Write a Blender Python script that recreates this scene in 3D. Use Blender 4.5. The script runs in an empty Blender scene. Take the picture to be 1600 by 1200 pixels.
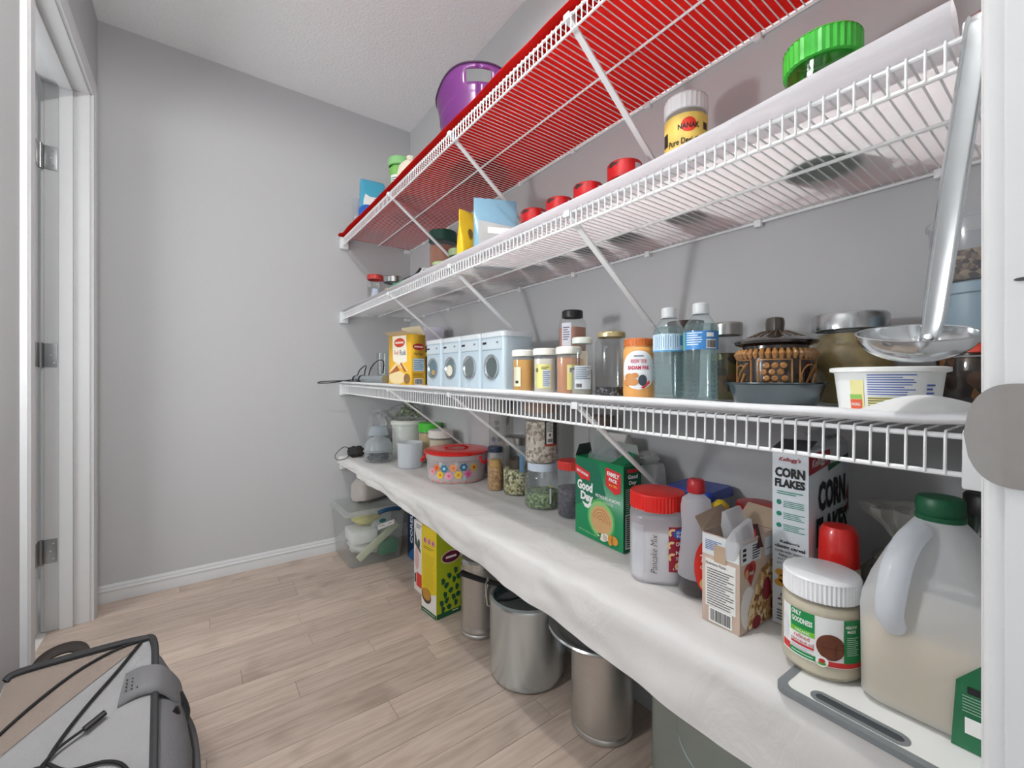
import bpy, bmesh, math, random
from mathutils import Vector, Matrix, noise
rnd = random.Random(7)
S = bpy.context.scene
C = S.collection
PI = math.pi

# ------------------------------------------------------------------ camera, world, light, exposure
CAM_YAW, CAM_H, FOCAL = math.radians(36.35), .94, 671.0
cd = bpy.data.cameras.new('camera'); cam = bpy.data.objects.new('camera', cd); C.objects.link(cam)
cam.location = (0, 0, CAM_H); cam.rotation_euler = (PI/2, 0, -CAM_YAW)
cd.sensor_width = 36; cd.lens = FOCAL/1600*36; cd.shift_y = -8/1600; cd.clip_start = .02
S.camera = cam
w = bpy.data.worlds.new('world'); S.world = w; w.use_nodes = True
w.node_tree.nodes['Background'].inputs[0].default_value = (.93, .97, 1, 1)
w.node_tree.nodes['Background'].inputs[1].default_value = .6
def lamp(name, kind, loc, energy, col=(1, 1, 1), size=.1, rot=(0, 0, 0)):
    l = bpy.data.lights.new(name, kind); l.energy = energy; l.color = col
    if kind == 'AREA': l.shape = 'DISK'; l.size = size
    else: l.shadow_soft_size = size
    o = bpy.data.objects.new(name, l); C.objects.link(o); o.location = loc; o.rotation_euler = rot
    return o
lamp('ceiling_bulb', 'POINT', (.12, .55, 2.29), 25, (1, .985, .96), .015)
lamp('hall_fill', 'AREA', (-1.6, 1.5, 1.25), 18, (.97, .985, 1), 1.2, (PI/2, 0, math.radians(-78)))  # soft fill added in the hall to brighten the far shelves
lamp('wall_fill', 'POINT', (-.25, .85, 1.12), 10, (.97, .985, 1), .05)  # fill lamp added out of view to even out the shelves
S.view_settings.view_transform = 'Standard'; S.view_settings.look = 'None'
S.view_settings.gamma = 1; S.view_settings.use_curve_mapping = False
S.view_settings.exposure = .40
S.cycles.transparent_max_bounces = 32

# ------------------------------------------------------------------ materials
def lin(hx):
    v = [int(hx[i:i+2], 16)/255 for i in (0, 2, 4)]
    return tuple(c/12.92 if c <= .04045 else ((c+.055)/1.055)**2.4 for c in v) + (1,)
MC = {}
def nt(name):
    m = bpy.data.materials.new(name); m.use_nodes = True
    t = m.node_tree; t.nodes.clear()
    o = t.nodes.new('ShaderNodeOutputMaterial')
    return m, t, o
def pm(hx, rough=.5, metal=0, var=0, vs=30, bump=0, bs=150, stretch=None, coat=0, spec=.5):
    k = ('p', hx, rough, metal, var, vs, bump, bs, stretch, coat, spec)
    if k in MC: return MC[k]
    m, t, o = nt('paint_'+hx); N, L = t.nodes, t.links
    b = N.new('ShaderNodeBsdfPrincipled'); L.new(b.outputs[0], o.inputs[0])
    b.inputs['Base Color'].default_value = lin(hx); b.inputs['Roughness'].default_value = rough
    b.inputs['Metallic'].default_value = metal; b.inputs['Coat Weight'].default_value = coat
    b.inputs['Specular IOR Level'].default_value = spec
    tc = N.new('ShaderNodeTexCoord'); src = tc.outputs['Object']
    if stretch:
        mp = N.new('ShaderNodeMapping'); mp.inputs['Scale'].default_value = stretch
        L.new(src, mp.inputs[0]); src = mp.outputs[0]
    nz = N.new('ShaderNodeTexNoise'); nz.inputs['Scale'].default_value = vs; nz.inputs['Detail'].default_value = 4
    L.new(src, nz.inputs['Vector'])
    mx = N.new('ShaderNodeMix'); mx.data_type = 'RGBA'; mx.blend_type = 'MULTIPLY'
    mx.inputs[0].default_value = var if var else .04
    mx.inputs[6].default_value = lin(hx); L.new(nz.outputs['Fac'], mx.inputs[7])
    L.new(mx.outputs[2], b.inputs['Base Color'])
    if bump:
        n2 = N.new('ShaderNodeTexNoise'); n2.inputs['Scale'].default_value = bs; n2.inputs['Detail'].default_value = 3
        L.new(src, n2.inputs['Vector'])
        bp = N.new('ShaderNodeBump'); bp.inputs['Strength'].default_value = bump; bp.inputs['Distance'].default_value = .004
        L.new(n2.outputs['Fac'], bp.inputs['Height']); L.new(bp.outputs[0], b.inputs['Normal'])
    MC[k] = m; return m
def clear(hx='F4F8F8', milky=0, mhx='E8ECEC', rough=.04, ior=1.45, bump=0, bs=60):
    """thin clear glass or plastic: see-through with a gloss; milky mixes in a pale body"""
    k = ('c', hx, milky, mhx, rough, ior, bump, bs)
    if k in MC: return MC[k]
    m, t, o = nt('clear_'+hx); N, L = t.nodes, t.links
    tr = N.new('ShaderNodeBsdfTransparent'); tr.inputs[0].default_value = tuple(1-(1-c_)*.35 for c_ in lin(hx)[:3])+(1,)
    gl = N.new('ShaderNodeBsdfGlossy'); gl.inputs['Roughness'].default_value = rough
    fr = N.new('ShaderNodeLayerWeight'); fr.inputs[0].default_value = .5
    pw = N.new('ShaderNodeMath'); pw.operation = 'POWER'; pw.inputs[1].default_value = 3.2; L.new(fr.outputs['Facing'], pw.inputs[0])
    sc_ = N.new('ShaderNodeMath'); sc_.operation = 'MULTIPLY_ADD'; sc_.inputs[1].default_value = .65; sc_.inputs[2].default_value = .045; L.new(pw.outputs[0], sc_.inputs[0])
    mx = N.new('ShaderNodeMixShader'); L.new(sc_.outputs[0], mx.inputs[0])
    L.new(tr.outputs[0], mx.inputs[1]); L.new(gl.outputs[0], mx.inputs[2])
    out = mx.outputs[0]
    if milky:
        df = N.new('ShaderNodeBsdfDiffuse'); df.inputs[0].default_value = lin(mhx)
        tl = N.new('ShaderNodeBsdfTranslucent'); tl.inputs[0].default_value = lin(mhx)
        m1 = N.new('ShaderNodeMixShader'); m1.inputs[0].default_value = .45
        L.new(df.outputs[0], m1.inputs[1]); L.new(tl.outputs[0], m1.inputs[2])
        m2 = N.new('ShaderNodeMixShader'); m2.inputs[0].default_value = milky
        L.new(out, m2.inputs[1]); L.new(m1.outputs[0], m2.inputs[2])
        out = m2.outputs[0]
    if bump:
        tc = N.new('ShaderNodeTexCoord'); n2 = N.new('ShaderNodeTexNoise'); n2.inputs['Scale'].default_value = bs
        L.new(tc.outputs['Object'], n2.inputs['Vector'])
        bp = N.new('ShaderNodeBump'); bp.inputs['Strength'].default_value = bump; bp.inputs['Distance'].default_value = .01
        L.new(n2.outputs['Fac'], bp.inputs['Height'])
        L.new(bp.outputs[0], gl.inputs['Normal']); L.new(bp.outputs[0], fr.inputs['Normal'])
    L.new(out, o.inputs[0])
    MC[k] = m; return m
def cloth(hx, transl=.3, bump=.25, bs=45, st=(1, .35, 1)):
    k = ('f', hx, transl, bump, bs)
    if k in MC: return MC[k]
    m, t, o = nt('cloth_'+hx); N, L = t.nodes, t.links
    df = N.new('ShaderNodeBsdfDiffuse'); df.inputs[0].default_value = lin(hx)
    tl = N.new('ShaderNodeBsdfTranslucent'); tl.inputs[0].default_value = lin(hx)
    mx = N.new('ShaderNodeMixShader'); mx.inputs[0].default_value = transl
    L.new(df.outputs[0], mx.inputs[1]); L.new(tl.outputs[0], mx.inputs[2]); L.new(mx.outputs[0], o.inputs[0])
    tc = N.new('ShaderNodeTexCoord'); n2 = N.new('ShaderNodeTexNoise'); n2.inputs['Scale'].default_value = bs
    n2.inputs['Detail'].default_value = 5
    mp = N.new('ShaderNodeMapping'); mp.inputs['Scale'].default_value = st; n2.inputs['Distortion'].default_value = .8
    L.new(tc.outputs['Object'], mp.inputs[0]); L.new(mp.outputs[0], n2.inputs['Vector'])
    bp = N.new('ShaderNodeBump'); bp.inputs['Strength'].default_value = bump; bp.inputs['Distance'].default_value = .01
    L.new(n2.outputs['Fac'], bp.inputs['Height'])
    L.new(bp.outputs[0], df.inputs['Normal'])
    MC[k] = m; return m
def grain(cols, scale=180, rough=.7):
    """a heap of small pieces: voronoi cells, one of the colours each"""
    k = ('g', tuple(cols), scale)
    if k in MC: return MC[k]
    m, t, o = nt('grain_'+cols[0]); N, L = t.nodes, t.links
    b = N.new('ShaderNodeBsdfPrincipled'); L.new(b.outputs[0], o.inputs[0]); b.inputs['Roughness'].default_value = rough
    tc = N.new('ShaderNodeTexCoord'); v = N.new('ShaderNodeTexVoronoi'); v.inputs['Scale'].default_value = scale
    L.new(tc.outputs['Object'], v.inputs['Vector'])
    rp = N.new('ShaderNodeValToRGB'); rp.color_ramp.interpolation = 'CONSTANT'
    sx = N.new('ShaderNodeSeparateColor'); L.new(v.outputs['Color'], sx.inputs[0]); L.new(sx.outputs[0], rp.inputs[0])
    e = rp.color_ramp.elements
    while len(e) < len(cols): e.new(.5)
    for i, c in enumerate(cols): e[i].position = i/len(cols); e[i].color = lin(c)
    L.new(rp.outputs[0], b.inputs['Base Color'])
    bp = N.new('ShaderNodeBump'); bp.inputs['Strength'].default_value = .7; bp.inputs['Distance'].default_value = .003; bp.invert = True
    L.new(v.outputs['Distance'], bp.inputs['Height']); L.new(bp.outputs[0], b.inputs['Normal'])
    MC[k] = m; return m
def wood():
    m, t, o = nt('floor_wood'); N, L = t.nodes, t.links
    b = N.new('ShaderNodeBsdfPrincipled'); L.new(b.outputs[0], o.inputs[0]); b.inputs['Roughness'].default_value = .42
    g = N.new('ShaderNodeNewGeometry'); oi = N.new('ShaderNodeObjectInfo')
    cx = N.new('ShaderNodeCombineXYZ'); ml = N.new('ShaderNodeMath'); ml.operation = 'MULTIPLY'; ml.inputs[1].default_value = 37
    L.new(oi.outputs['Random'], ml.inputs[0]); L.new(ml.outputs[0], cx.inputs[2])
    ad = N.new('ShaderNodeVectorMath'); L.new(g.outputs['Position'], ad.inputs[0]); L.new(cx.outputs[0], ad.inputs[1])
    mp = N.new('ShaderNodeMapping'); mp.inputs['Scale'].default_value = (3, 26, 3); L.new(ad.outputs[0], mp.inputs[0])
    n1 = N.new('ShaderNodeTexNoise'); n1.inputs['Scale'].default_value = 2.2; n1.inputs['Detail'].default_value = 7; n1.inputs['Distortion'].default_value = .6
    L.new(mp.outputs[0], n1.inputs['Vector'])
    rp = N.new('ShaderNodeValToRGB'); e = rp.color_ramp.elements
    e[0].position = .25; e[0].color = lin('AA9788'); e[1].position = .62; e[1].color = lin('C3B2A4')
    L.new(n1.outputs['Fac'], rp.inputs[0])
    hs = N.new('ShaderNodeHueSaturation'); mr = N.new('ShaderNodeMapRange'); mr.inputs[3].default_value = .86; mr.inputs[4].default_value = 1.1
    L.new(oi.outputs['Random'], mr.inputs[0]); L.new(mr.outputs[0], hs.inputs['Value']); L.new(rp.outputs[0], hs.inputs['Color'])
    n3 = N.new('ShaderNodeTexNoise'); n3.inputs['Scale'].default_value = 6; L.new(ad.outputs[0], n3.inputs['Vector'])
    r3 = N.new('ShaderNodeValToRGB'); r3.color_ramp.elements[0].position = .27; r3.color_ramp.elements[0].color = (.55, .5, .46, 1)
    r3.color_ramp.elements[1].position = .4; r3.color_ramp.elements[1].color = (1, 1, 1, 1); L.new(n3.outputs['Fac'], r3.inputs[0])
    mx = N.new('ShaderNodeMix'); mx.data_type = 'RGBA'; mx.blend_type = 'MULTIPLY'; mx.inputs[0].default_value = .45
    L.new(hs.outputs[0], mx.inputs[6]); L.new(r3.outputs[0], mx.inputs[7]); L.new(mx.outputs[2], b.inputs['Base Color'])
    return m
WHITE = pm('F2F3F3', .35); PWHITE = pm('E9ECEE', .4); STEEL = pm('C9CCCC', .22, 1); BRUSH = pm('CFCCC8', .36, .85, .25, 12, 0, 0, (1, 1, 60))
ALU = pm('DCE8EE', .27, 1, .06, 20, .03, 300); BLACK = pm('141416', .4); DARK = pm('26262A', .5)
RED = pm('D8150F', .35); GLASS = clear('EEF4F2'); PLAST = clear('EFF3F6', .16, 'E4EAF0', .08); MILKY = clear('F2F5F6', .62, 'EAF0F2', .15)
WIREW = pm('F0F1F2', .35); CARD = pm('B79F86', .8); INK = pm('1A1A1C', .6); PAPER = pm('F4F4F2', .6)
GREEN = pm('12833F', .4); YELLOW = pm('F0C431', .5); GREY = pm('8A8E92', .5)

# ------------------------------------------------------------------ geometry helpers
class G:
    def __init__(s): s.v = []; s.f = []
    def add(s, v, f):
        n = len(s.v); s.v += [tuple(p) for p in v]; s.f += [tuple(i+n for i in q) for q in f]; return s
    def box(s, x0, y0, z0, x1, y1, z1):
        return s.add([(x0, y0, z0), (x1, y0, z0), (x1, y1, z0), (x0, y1, z0), (x0, y0, z1), (x1, y0, z1), (x1, y1, z1), (x0, y1, z1)],
                     [(0, 3, 2, 1), (4, 5, 6, 7), (0, 1, 5, 4), (1, 2, 6, 5), (2, 3, 7, 6), (3, 0, 4, 7)])
    def lathe(s, prof, n=32, cx=0, cy=0, mod=None):
        rings = []
        for r, z in prof:
            if r < 1e-6: rings.append([len(s.v)]); s.v.append((cx, cy, z))
            else:
                k = len(s.v); rings.append(list(range(k, k+n)))
                for i in range(n):
                    a = 2*PI*i/n; q = r*(mod(a, z, i) if mod else 1)
                    s.v.append((cx+q*math.cos(a), cy+q*math.sin(a), z))
        for A, B in zip(rings, rings[1:]):
            for i in range(n):
                j = (i+1) % n
                if len(A) == 1 and len(B) == 1: continue
                if len(A) == 1: s.f.append((A[0], B[j], B[i]))
                elif len(B) == 1: s.f.append((A[i], A[j], B[0]))
                else: s.f.append((A[i], A[j], B[j], B[i]))
        return s
    def tube(s, pts, r, n=6, closed=False, caps=True, flat=1):
        pts = [Vector(p) for p in pts]; m = len(pts); rings = []; up = None
        rr = r if isinstance(r, (list, tuple)) else [r]*m
        for i, p in enumerate(pts):
            a = pts[i-1] if (i or closed) else p; b = pts[(i+1) % m] if (i < m-1 or closed) else p
            t = (b-a).normalized()
            if up is None:
                up = Vector((0, 0, 1)) if abs(t.z) < .9 else Vector((1, 0, 0))
            x = t.cross(up)
            if x.length < 1e-5: x = t.cross(Vector((1, .3, 0)))
            x.normalize(); y = x.cross(t).normalized(); up = y
            k = len(s.v); rings.append(range(k, k+n))
            for j in range(n):
                q = 2*PI*(j+.5)/n; s.v.append(tuple(p+x*math.cos(q)*rr[i]+y*math.sin(q)*rr[i]*flat))
        L = list(zip(rings, rings[1:])) + ([(rings[-1], rings[0])] if closed else [])
        for A, B in L:
            for j in range(n): s.f.append((A[j], A[(j+1) % n], B[(j+1) % n], B[j]))
        if caps and not closed: s.f.append(tuple(reversed(rings[0]))); s.f.append(tuple(rings[-1]))
        return s
    def grid(s, fn, nu, nv, skip=None):
        k = len(s.v)
        for i in range(nu+1):
            for j in range(nv+1): s.v.append(tuple(fn(i/nu, j/nv)))
        for i in range(nu):
            for j in range(nv):
                if skip and skip(i, j): continue
                a = k+i*(nv+1)+j; s.f.append((a, a+nv+1, a+nv+2, a+1))
        return s
    def prism(s, poly, z0, z1):
        n = len(poly); return s.add([(x, y, z0) for x, y in poly]+[(x, y, z1) for x, y in poly],
            [tuple(reversed(range(n))), tuple(range(n, 2*n))]+[(i, (i+1) % n, n+(i+1) % n, n+i) for i in range(n)])
    def loft(s, rings, cap=True):
        k = len(s.v); n = len(rings[0])
        for R in rings: s.v += [tuple(p) for p in R]
        for i in range(len(rings)-1):
            for j in range(n):
                a = k+i*n; s.f.append((a+j, a+(j+1) % n, a+n+(j+1) % n, a+n+j))
        if cap: s.f.append(tuple(k+j for j in reversed(range(n)))); s.f.append(tuple(k+(len(rings)-1)*n+j for j in range(n)))
        return s
    def xf(s, M): s.v = [tuple(M @ Vector(p)) for p in s.v]; return s
    def mesh(s, name, mat, bevel=0, smooth=40):
        me = bpy.data.meshes.new(name); me.from_pydata(s.v, [], s.f); me.update()
        bm = bmesh.new(); bm.from_mesh(me)
        bmesh.ops.recalc_face_normals(bm, faces=bm.faces)
        if bevel:
            ed = [e for e in bm.edges if len(e.link_faces) == 2 and e.calc_face_angle(0) > .5]
            bmesh.ops.bevel(bm, geom=ed, offset=bevel, segments=2, profile=.6, affect='EDGES', clamp_overlap=True)
        bm.to_mesh(me); bm.free()
        if smooth:
            me.polygons.foreach_set('use_smooth', [True]*len(me.polygons)); me.set_sharp_from_angle(angle=math.radians(smooth))
        if mat: me.materials.append(mat)
        return me
    def build(s, name, mat, parent=None, bevel=0, smooth=40):
        return link(name, s.mesh(name, mat, bevel, smooth), parent)
def link(name, data, parent=None):
    o = bpy.data.objects.new(name, data); C.objects.link(o); o.parent = parent; return o
def tag(o, label, cat, group=None, kind=None):
    o['label'] = label; o['category'] = cat
    if group: o['group'] = group
    if kind: o['kind'] = kind
    return o
def thing(name, label, cat, x=0, y=0, z=0, rz=0, group=None, tilt=None):
    o = link(name, None); o.location = (x, y, z); o.rotation_euler = (0, 0, rz)
    if tilt: o.rotation_euler = (tilt[0], tilt[1], rz)
    return tag(o, label, cat, group)
def struct(name, g, mat, label, cat, **k):
    o = g.build(name, mat, None, **k); return tag(o, label, cat, None, 'structure')
def face(x, y): return math.atan2(-y, -x)            # turn so that local +X looks to the doorway
def rsq(hx, hy, rad, z, n=5):                        # rounded rectangle ring
    out = []
    for cx, cy, a0 in ((hx-rad, hy-rad, 0), (-hx+rad, hy-rad, PI/2), (-hx+rad, -hy+rad, PI), (hx-rad, -hy+rad, 1.5*PI)):
        for i in range(n):
            a = a0+PI/2*i/(n-1); out.append((cx+rad*math.cos(a), cy+rad*math.sin(a), z))
    return out
# surfaces for flat print: a map from (x right, y up, lift) to local space
def plane(o, right, up=(0, 0, 1)):
    o, r, u = Vector(o), Vector(right).normalized(), Vector(up).normalized(); n = r.cross(u)
    return lambda x, y, d=0: o+r*x+u*y+n*d
def cyl(R, a0=0, zc=0, sq=None):
    def f(x, y, d=0):
        a = a0+x/R; q = (R+d)*(sq(a) if sq else 1); return Vector((q*math.cos(a), q*math.sin(a), zc+y))
    return f
def rect(x, y, w, h): return ('r', x, y, w, h)
def oval(x, y, rx, ry): return ('e', x, y, rx, ry)
def poly(*p): return ('p', p)
def fan(g, surf, lift, pts, rings):
    n = len(pts); cx, cy = sum(p[0] for p in pts)/n, sum(p[1] for p in pts)/n
    v = [surf(cx, cy, lift)]; f = []
    for k in range(1, rings+1):
        v += [surf(cx+(px-cx)*k/rings, cy+(py-cy)*k/rings, lift) for px, py in pts]
    for i in range(n):
        j = (i+1) % n; f.append((0, 1+i, 1+j))
        for k in range(rings-1): f.append((1+k*n+i, 1+(k+1)*n+i, 1+(k+1)*n+j, 1+k*n+j))
    g.add(v, f)
def decal(parent, name, mat, shapes, surf, lift=.0005):
    g = G()
    for sh in shapes:
        if sh[0] == 'r':
            _, x, y, ww, hh = sh; n = max(1, int(ww/.006))
            g.grid(lambda u, v: surf(x-ww/2+ww*u, y-hh/2+hh*v, lift), n, 1)
        elif sh[0] == 'e':
            _, x, y, rx, ry = sh
            fan(g, surf, lift, [(x+rx*math.cos(i*PI/12), y+ry*math.sin(i*PI/12)) for i in range(24)], max(1, min(6, int(max(rx, ry)/.004))))
        elif len(sh[1]) < 7 and max(abs(p[0]-q[0]) for p in sh[1] for q in sh[1]) > .015:
            fan(g, surf, lift, sh[1], 4)
        else:
            g.add([surf(px, py, lift) for px, py in sh[1]], [tuple(range(len(sh[1])))])
    return g.build(name, mat, parent, smooth=30)
TC = {}
def glyphs(s, bold, shear):
    k = (s, bold, shear)
    if k not in TC:
        cu = bpy.data.curves.new('t', 'FONT'); cu.body = s; cu.size = 1; cu.offset = bold; cu.shear = shear
        cu.resolution_u = 2; cu.align_x = 'CENTER'; cu.align_y = 'CENTER'
        o = bpy.data.objects.new('t', cu); C.objects.link(o)
        dg = bpy.context.evaluated_depsgraph_get(); dg.update()
        me = bpy.data.meshes.new_from_object(o.evaluated_get(dg))
        v = [(p.co.x, p.co.y) for p in me.vertices]; f = [tuple(p.vertices) for p in me.polygons]
        C.objects.unlink(o); bpy.data.objects.remove(o); bpy.data.curves.remove(cu); bpy.data.meshes.remove(me)
        if v:
            x0, x1 = min(p[0] for p in v), max(p[0] for p in v); y0, y1 = min(p[1] for p in v), max(p[1] for p in v)
        else: x0 = y0 = 0; x1 = y1 = 1
        TC[k] = ([((a-(x0+x1)/2)/max(y1-y0, 1e-6), (b-(y0+y1)/2)/max(y1-y0, 1e-6)) for a, b in v], f, (x1-x0)/max(y1-y0, 1e-6))
    return TC[k]
def text(parent, s, mat, surf, x, y, h, wid=None, lift=.0009, bold=.02, shear=0, rot=0):
    v, f, asp = glyphs(s, bold, shear)
    if not v: return None
    sx = wid/asp if wid else h
    c, sn = math.cos(rot), math.sin(rot)
    g = G().add([surf(x+a*sx*c-b*h*sn, y+a*sx*sn+b*h*c, lift) for a, b in v], f)
    return g.build('lettering', mat, parent, smooth=0)
def lines(parent, mat, surf, x, y, wd, ht, n, lift=.0008, th=.45, seed=1, name='fine_print'):
    """rows of fine print too small to read"""
    r = random.Random(seed); sh = []
    for i in range(n):
        yy = y+ht/2-(i+.5)*ht/n; q = wd*(r.uniform(.7, 1) if i % 3 else 1)
        sh.append(rect(x-(wd-q)/2, yy, q, ht/n*th))
    return decal(parent, name, mat, sh, surf, lift)
def barcode(parent, surf, x, y, wd, ht, lift=.0008, n=14, seed=3):
    r = random.Random(seed); decal(parent, 'barcode_panel', PAPER, [rect(x, y, wd*1.15, ht*1.25)], surf, lift)
    sh = []; p = x-wd/2
    while p < x+wd/2:
        b = wd/n*r.uniform(.25, .8); sh.append(rect(p+b/2, y, b, ht)); p += b+wd/n*r.uniform(.25, .6)
    return decal(parent, 'barcode', INK, sh, surf, lift+.0004)
def vjar(parent, r, H, lid_h, body, lid, fill=None, neck=.88, sh=.16, lid_r=None, ribs=0, n=32, sq=None, dome=0, foot=.93, lidname='lid', bodyname='body'):
    Hb = H-lid_h; lr = lid_r or neck*r+.003
    m = (lambda a, z, i: sq(a)) if sq else None
    G().lathe([(0, 0), (r*foot, 0), (r, .007), (r, Hb*(1-sh)), (r*(1-(1-neck)*.35), Hb*(1-sh*.45)), (neck*r, Hb-.004), (neck*r, Hb+.002)], n, mod=m).build(bodyname, body, parent)
    rm = (lambda a, z, i: 1-(.025 if i % 2 else 0)) if ribs else None
    nn = ribs or n
    G().lathe([(lr*.9, Hb-.001), (lr, Hb), (lr, H-.004)], nn, mod=rm).lathe([(lr, H-.004), (lr*.97, H-.001), (lr*.9, H+dome*.4), (0, H+dome)], 32).build(lidname, lid, parent, smooth=25)
    if fill:
        fr, fm = fill; ri = r*.965; zt = max(.012, Hb*fr)
        q = neck if zt > Hb*(1-sh) else 1
        zz = min(zt, Hb*(1-sh))
        G().lathe([(0, .003), (ri*foot, .003), (ri, .008), (ri, zz), (ri*q, zt), (0, zt+.002)], n, mod=m).build('contents', fm, parent)
# ------------------------------------------------------------------ the room
W, D, XL, XF, YN, H = 1.05, 2.473, -.332, .65, .034, 2.44
WALLM = pm('BFC0C1', .75, 0, .03, 3, .02, 250)
CEILM = pm('F2F3F4', .9, 0, .05, 60, .9, 95)
TRIM = pm('D4D5D6', .45)
fl = struct('floor', G().box(-.445, -.1, -.03, W, D, -.0045), pm('5A4A40', .8), 'greyish brown hardwood plank floor of the pantry', 'floor')
WD = wood(); PW = .0832
pmesh = G().box(0, 0, -.0044, 1, PW-.0011, 0).mesh('plank', WD, smooth=0)
y = D-PW; row = 0
while y > -.14:
    x = -.445-rnd.uniform(0, .5)
    while x < W:
        ln = rnd.choice((.42, .55, .68, .85, 1.05, 1.2)); x0, x1 = max(x, -.445), min(x+ln, W)
        if x1-x0 > .03:
            o = link('plank', pmesh, fl); o.location = (x0, y, 0); o.scale = (x1-x0-.0011, 1, 1)
        x += ln
    y -= PW; row += 1
struct('floor_hall', G().box(-2.1, -.1, -.03, -.4452, 3.2, -.002), pm('D9D7D2', .4, 0, .1, 8), 'pale tile floor of the hall beyond the side door', 'floor')
struct('ceiling', G().box(XL-.12, -.1, H, W+.1, D+.1, H+.06), CEILM, 'white stippled ceiling of the pantry', 'ceiling')
struct('wall_end', G().box(XL-.12, D, -.03, W+.1, D+.1, H), WALLM, 'plain grey end wall with shadow lines of the shelves', 'wall')
struct('wall_right', G().box(W, -.2, -.03, W+.1, D+.1, H), WALLM, 'grey wall carrying the wire shelves', 'wall')
DY0, DY1, DZ = 1.56, 2.309, 2.04
struct('wall_left', G().box(XL-.12, -.08, -.03, XL, DY0-.02, H).box(XL-.12, DY1+.02, -.03, XL, D, H).box(XL-.12, DY0-.02, DZ+.02, XL, DY1+.02, H),
       WALLM, 'grey side wall with the doorway to the hall', 'wall')
XJ = .42
struct('wall_near', G().box(XJ+.018, YN-.115, -.03, W+.1, YN, H).box(XL, YN-.115, DZ+.018, XJ+.018, YN, H),
       WALLM, 'grey wall around the doorway the view is taken from', 'wall')
struct('wall_hall', G().box(-2.1, 2.95, -.03, XL-.12, 3.05, H).box(-2.2, .2, -.03, -2.1, 3.05, H).box(-2.2, .2, H, XL-.12, 3.05, H+.06).box(-2.1, .2, -.03, XL-.12, .3, H), WALLM, 'dim grey hall wall beyond the side door', 'wall')  # hall closed in to keep it dark; unseen near wall added to block light
# baseboards: stepped profile swept along a wall
def sweep(prof, p0, p1, inward):
    p0, p1, n = Vector(p0), Vector(p1), Vector(inward)
    g = G(); k = len(prof)
    g.v = [tuple(p0+n*a+Vector((0, 0, b))) for a, b in prof]+[tuple(p1+n*a+Vector((0, 0, b))) for a, b in prof]
    g.f = [(i, (i+1) % k, k+(i+1) % k, k+i) for i in range(k)]+[tuple(range(k)), tuple(reversed(range(k, 2*k)))]
    return g
BP = [(0, 0), (.014, 0), (.014, .03), (.012, .036), (.012, .042), (.0145, .045), (.0145, .05), (.009, .056), (.009, .062), (.005, .07), (0, .071)]
struct('baseboard_end', sweep(BP, (XL+.001, D, 0), (W, D, 0), (0, -1, 0)), TRIM, 'white moulded baseboard along the end wall', 'baseboard', smooth=25)
struct('baseboard_right', sweep(BP, (W, .04, 0), (W, D-.016, 0), (-1, 0, 0)), TRIM, 'white baseboard under the shelves', 'baseboard', smooth=25)
# side door frame: jambs, head, stop, casing
t1 = link('trim_1', None); tag(t1, 'white moulded door frame of the hall doorway', 'door frame', None, 'structure')
xa, xb = XL-.121, XL+.001
G().box(xa, DY1, 0, xb, DY1+.02, DZ+.02).build('jamb', TRIM, t1, .0015)
G().box(xa, DY0-.02, 0, xb, DY0, DZ+.02).build('jamb', TRIM, t1, .0015)
G().box(xa, DY0, DZ, xb, DY1, DZ+.02).build('head_jamb', TRIM, t1, .0015)
G().box(-.413, DY1-.011, 0, -.376, DY1, DZ).box(-.413, DY0, DZ-.011, -.376, DY1-.011, DZ).build('door_stop', TRIM, t1, .002)
CP = [(0, 0), (.011, 0), (.013, .006), (.0135, .016), (.0155, .02), (.0155, .052), (.012, .058), (.012, .062), (0, .064)]   # (out, across)
def casing_v(x, y, sgn, z1, out=1):
    g = G(); k = len(CP)
    for z in (0, z1):
        for a, b in CP: g.v.append((x+out*a, y+sgn*b, z if z == 0 else z1+b))
    g.f = [(i, (i+1) % k, k+(i+1) % k, k+i) for i in range(k)]+[tuple(range(k)), tuple(reversed(range(k, 2*k)))]
    return g
def casing_h(x, y0, y1, z, out=1):
    g = G(); k = len(CP)
    for s_, yy in ((-1, y0), (1, y1)):
        for a, b in CP: g.v.append((x+out*a, yy+s_*b, z+b))
    g.f = [(i, (i+1) % k, k+(i+1) % k, k+i) for i in range(k)]+[tuple(range(k)), tuple(reversed(range(k, 2*k)))]
    return g
for xx, oo in ((XL, 1), (XL-.12, -1)):
    casing_v(xx, DY1+.005, 1, DZ+.005, oo).build('casing', TRIM, t1, smooth=25)
    casing_v(xx, DY0-.005, -1, DZ+.005, oo).build('casing', TRIM, t1, smooth=25)
    casing_h(xx, DY0-.005, DY1+.005, DZ+.005, oo).build('casing', TRIM, t1, smooth=25)
d1 = struct('door_1', G().box(-1.19, 2.258, .012, -.466, 2.294, 2.028), pm('E6E7E8', .4), 'white hall door standing wide open on steel hinges', 'door', bevel=.002)
SAT = pm('A6A7A8', .35, 1)
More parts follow.
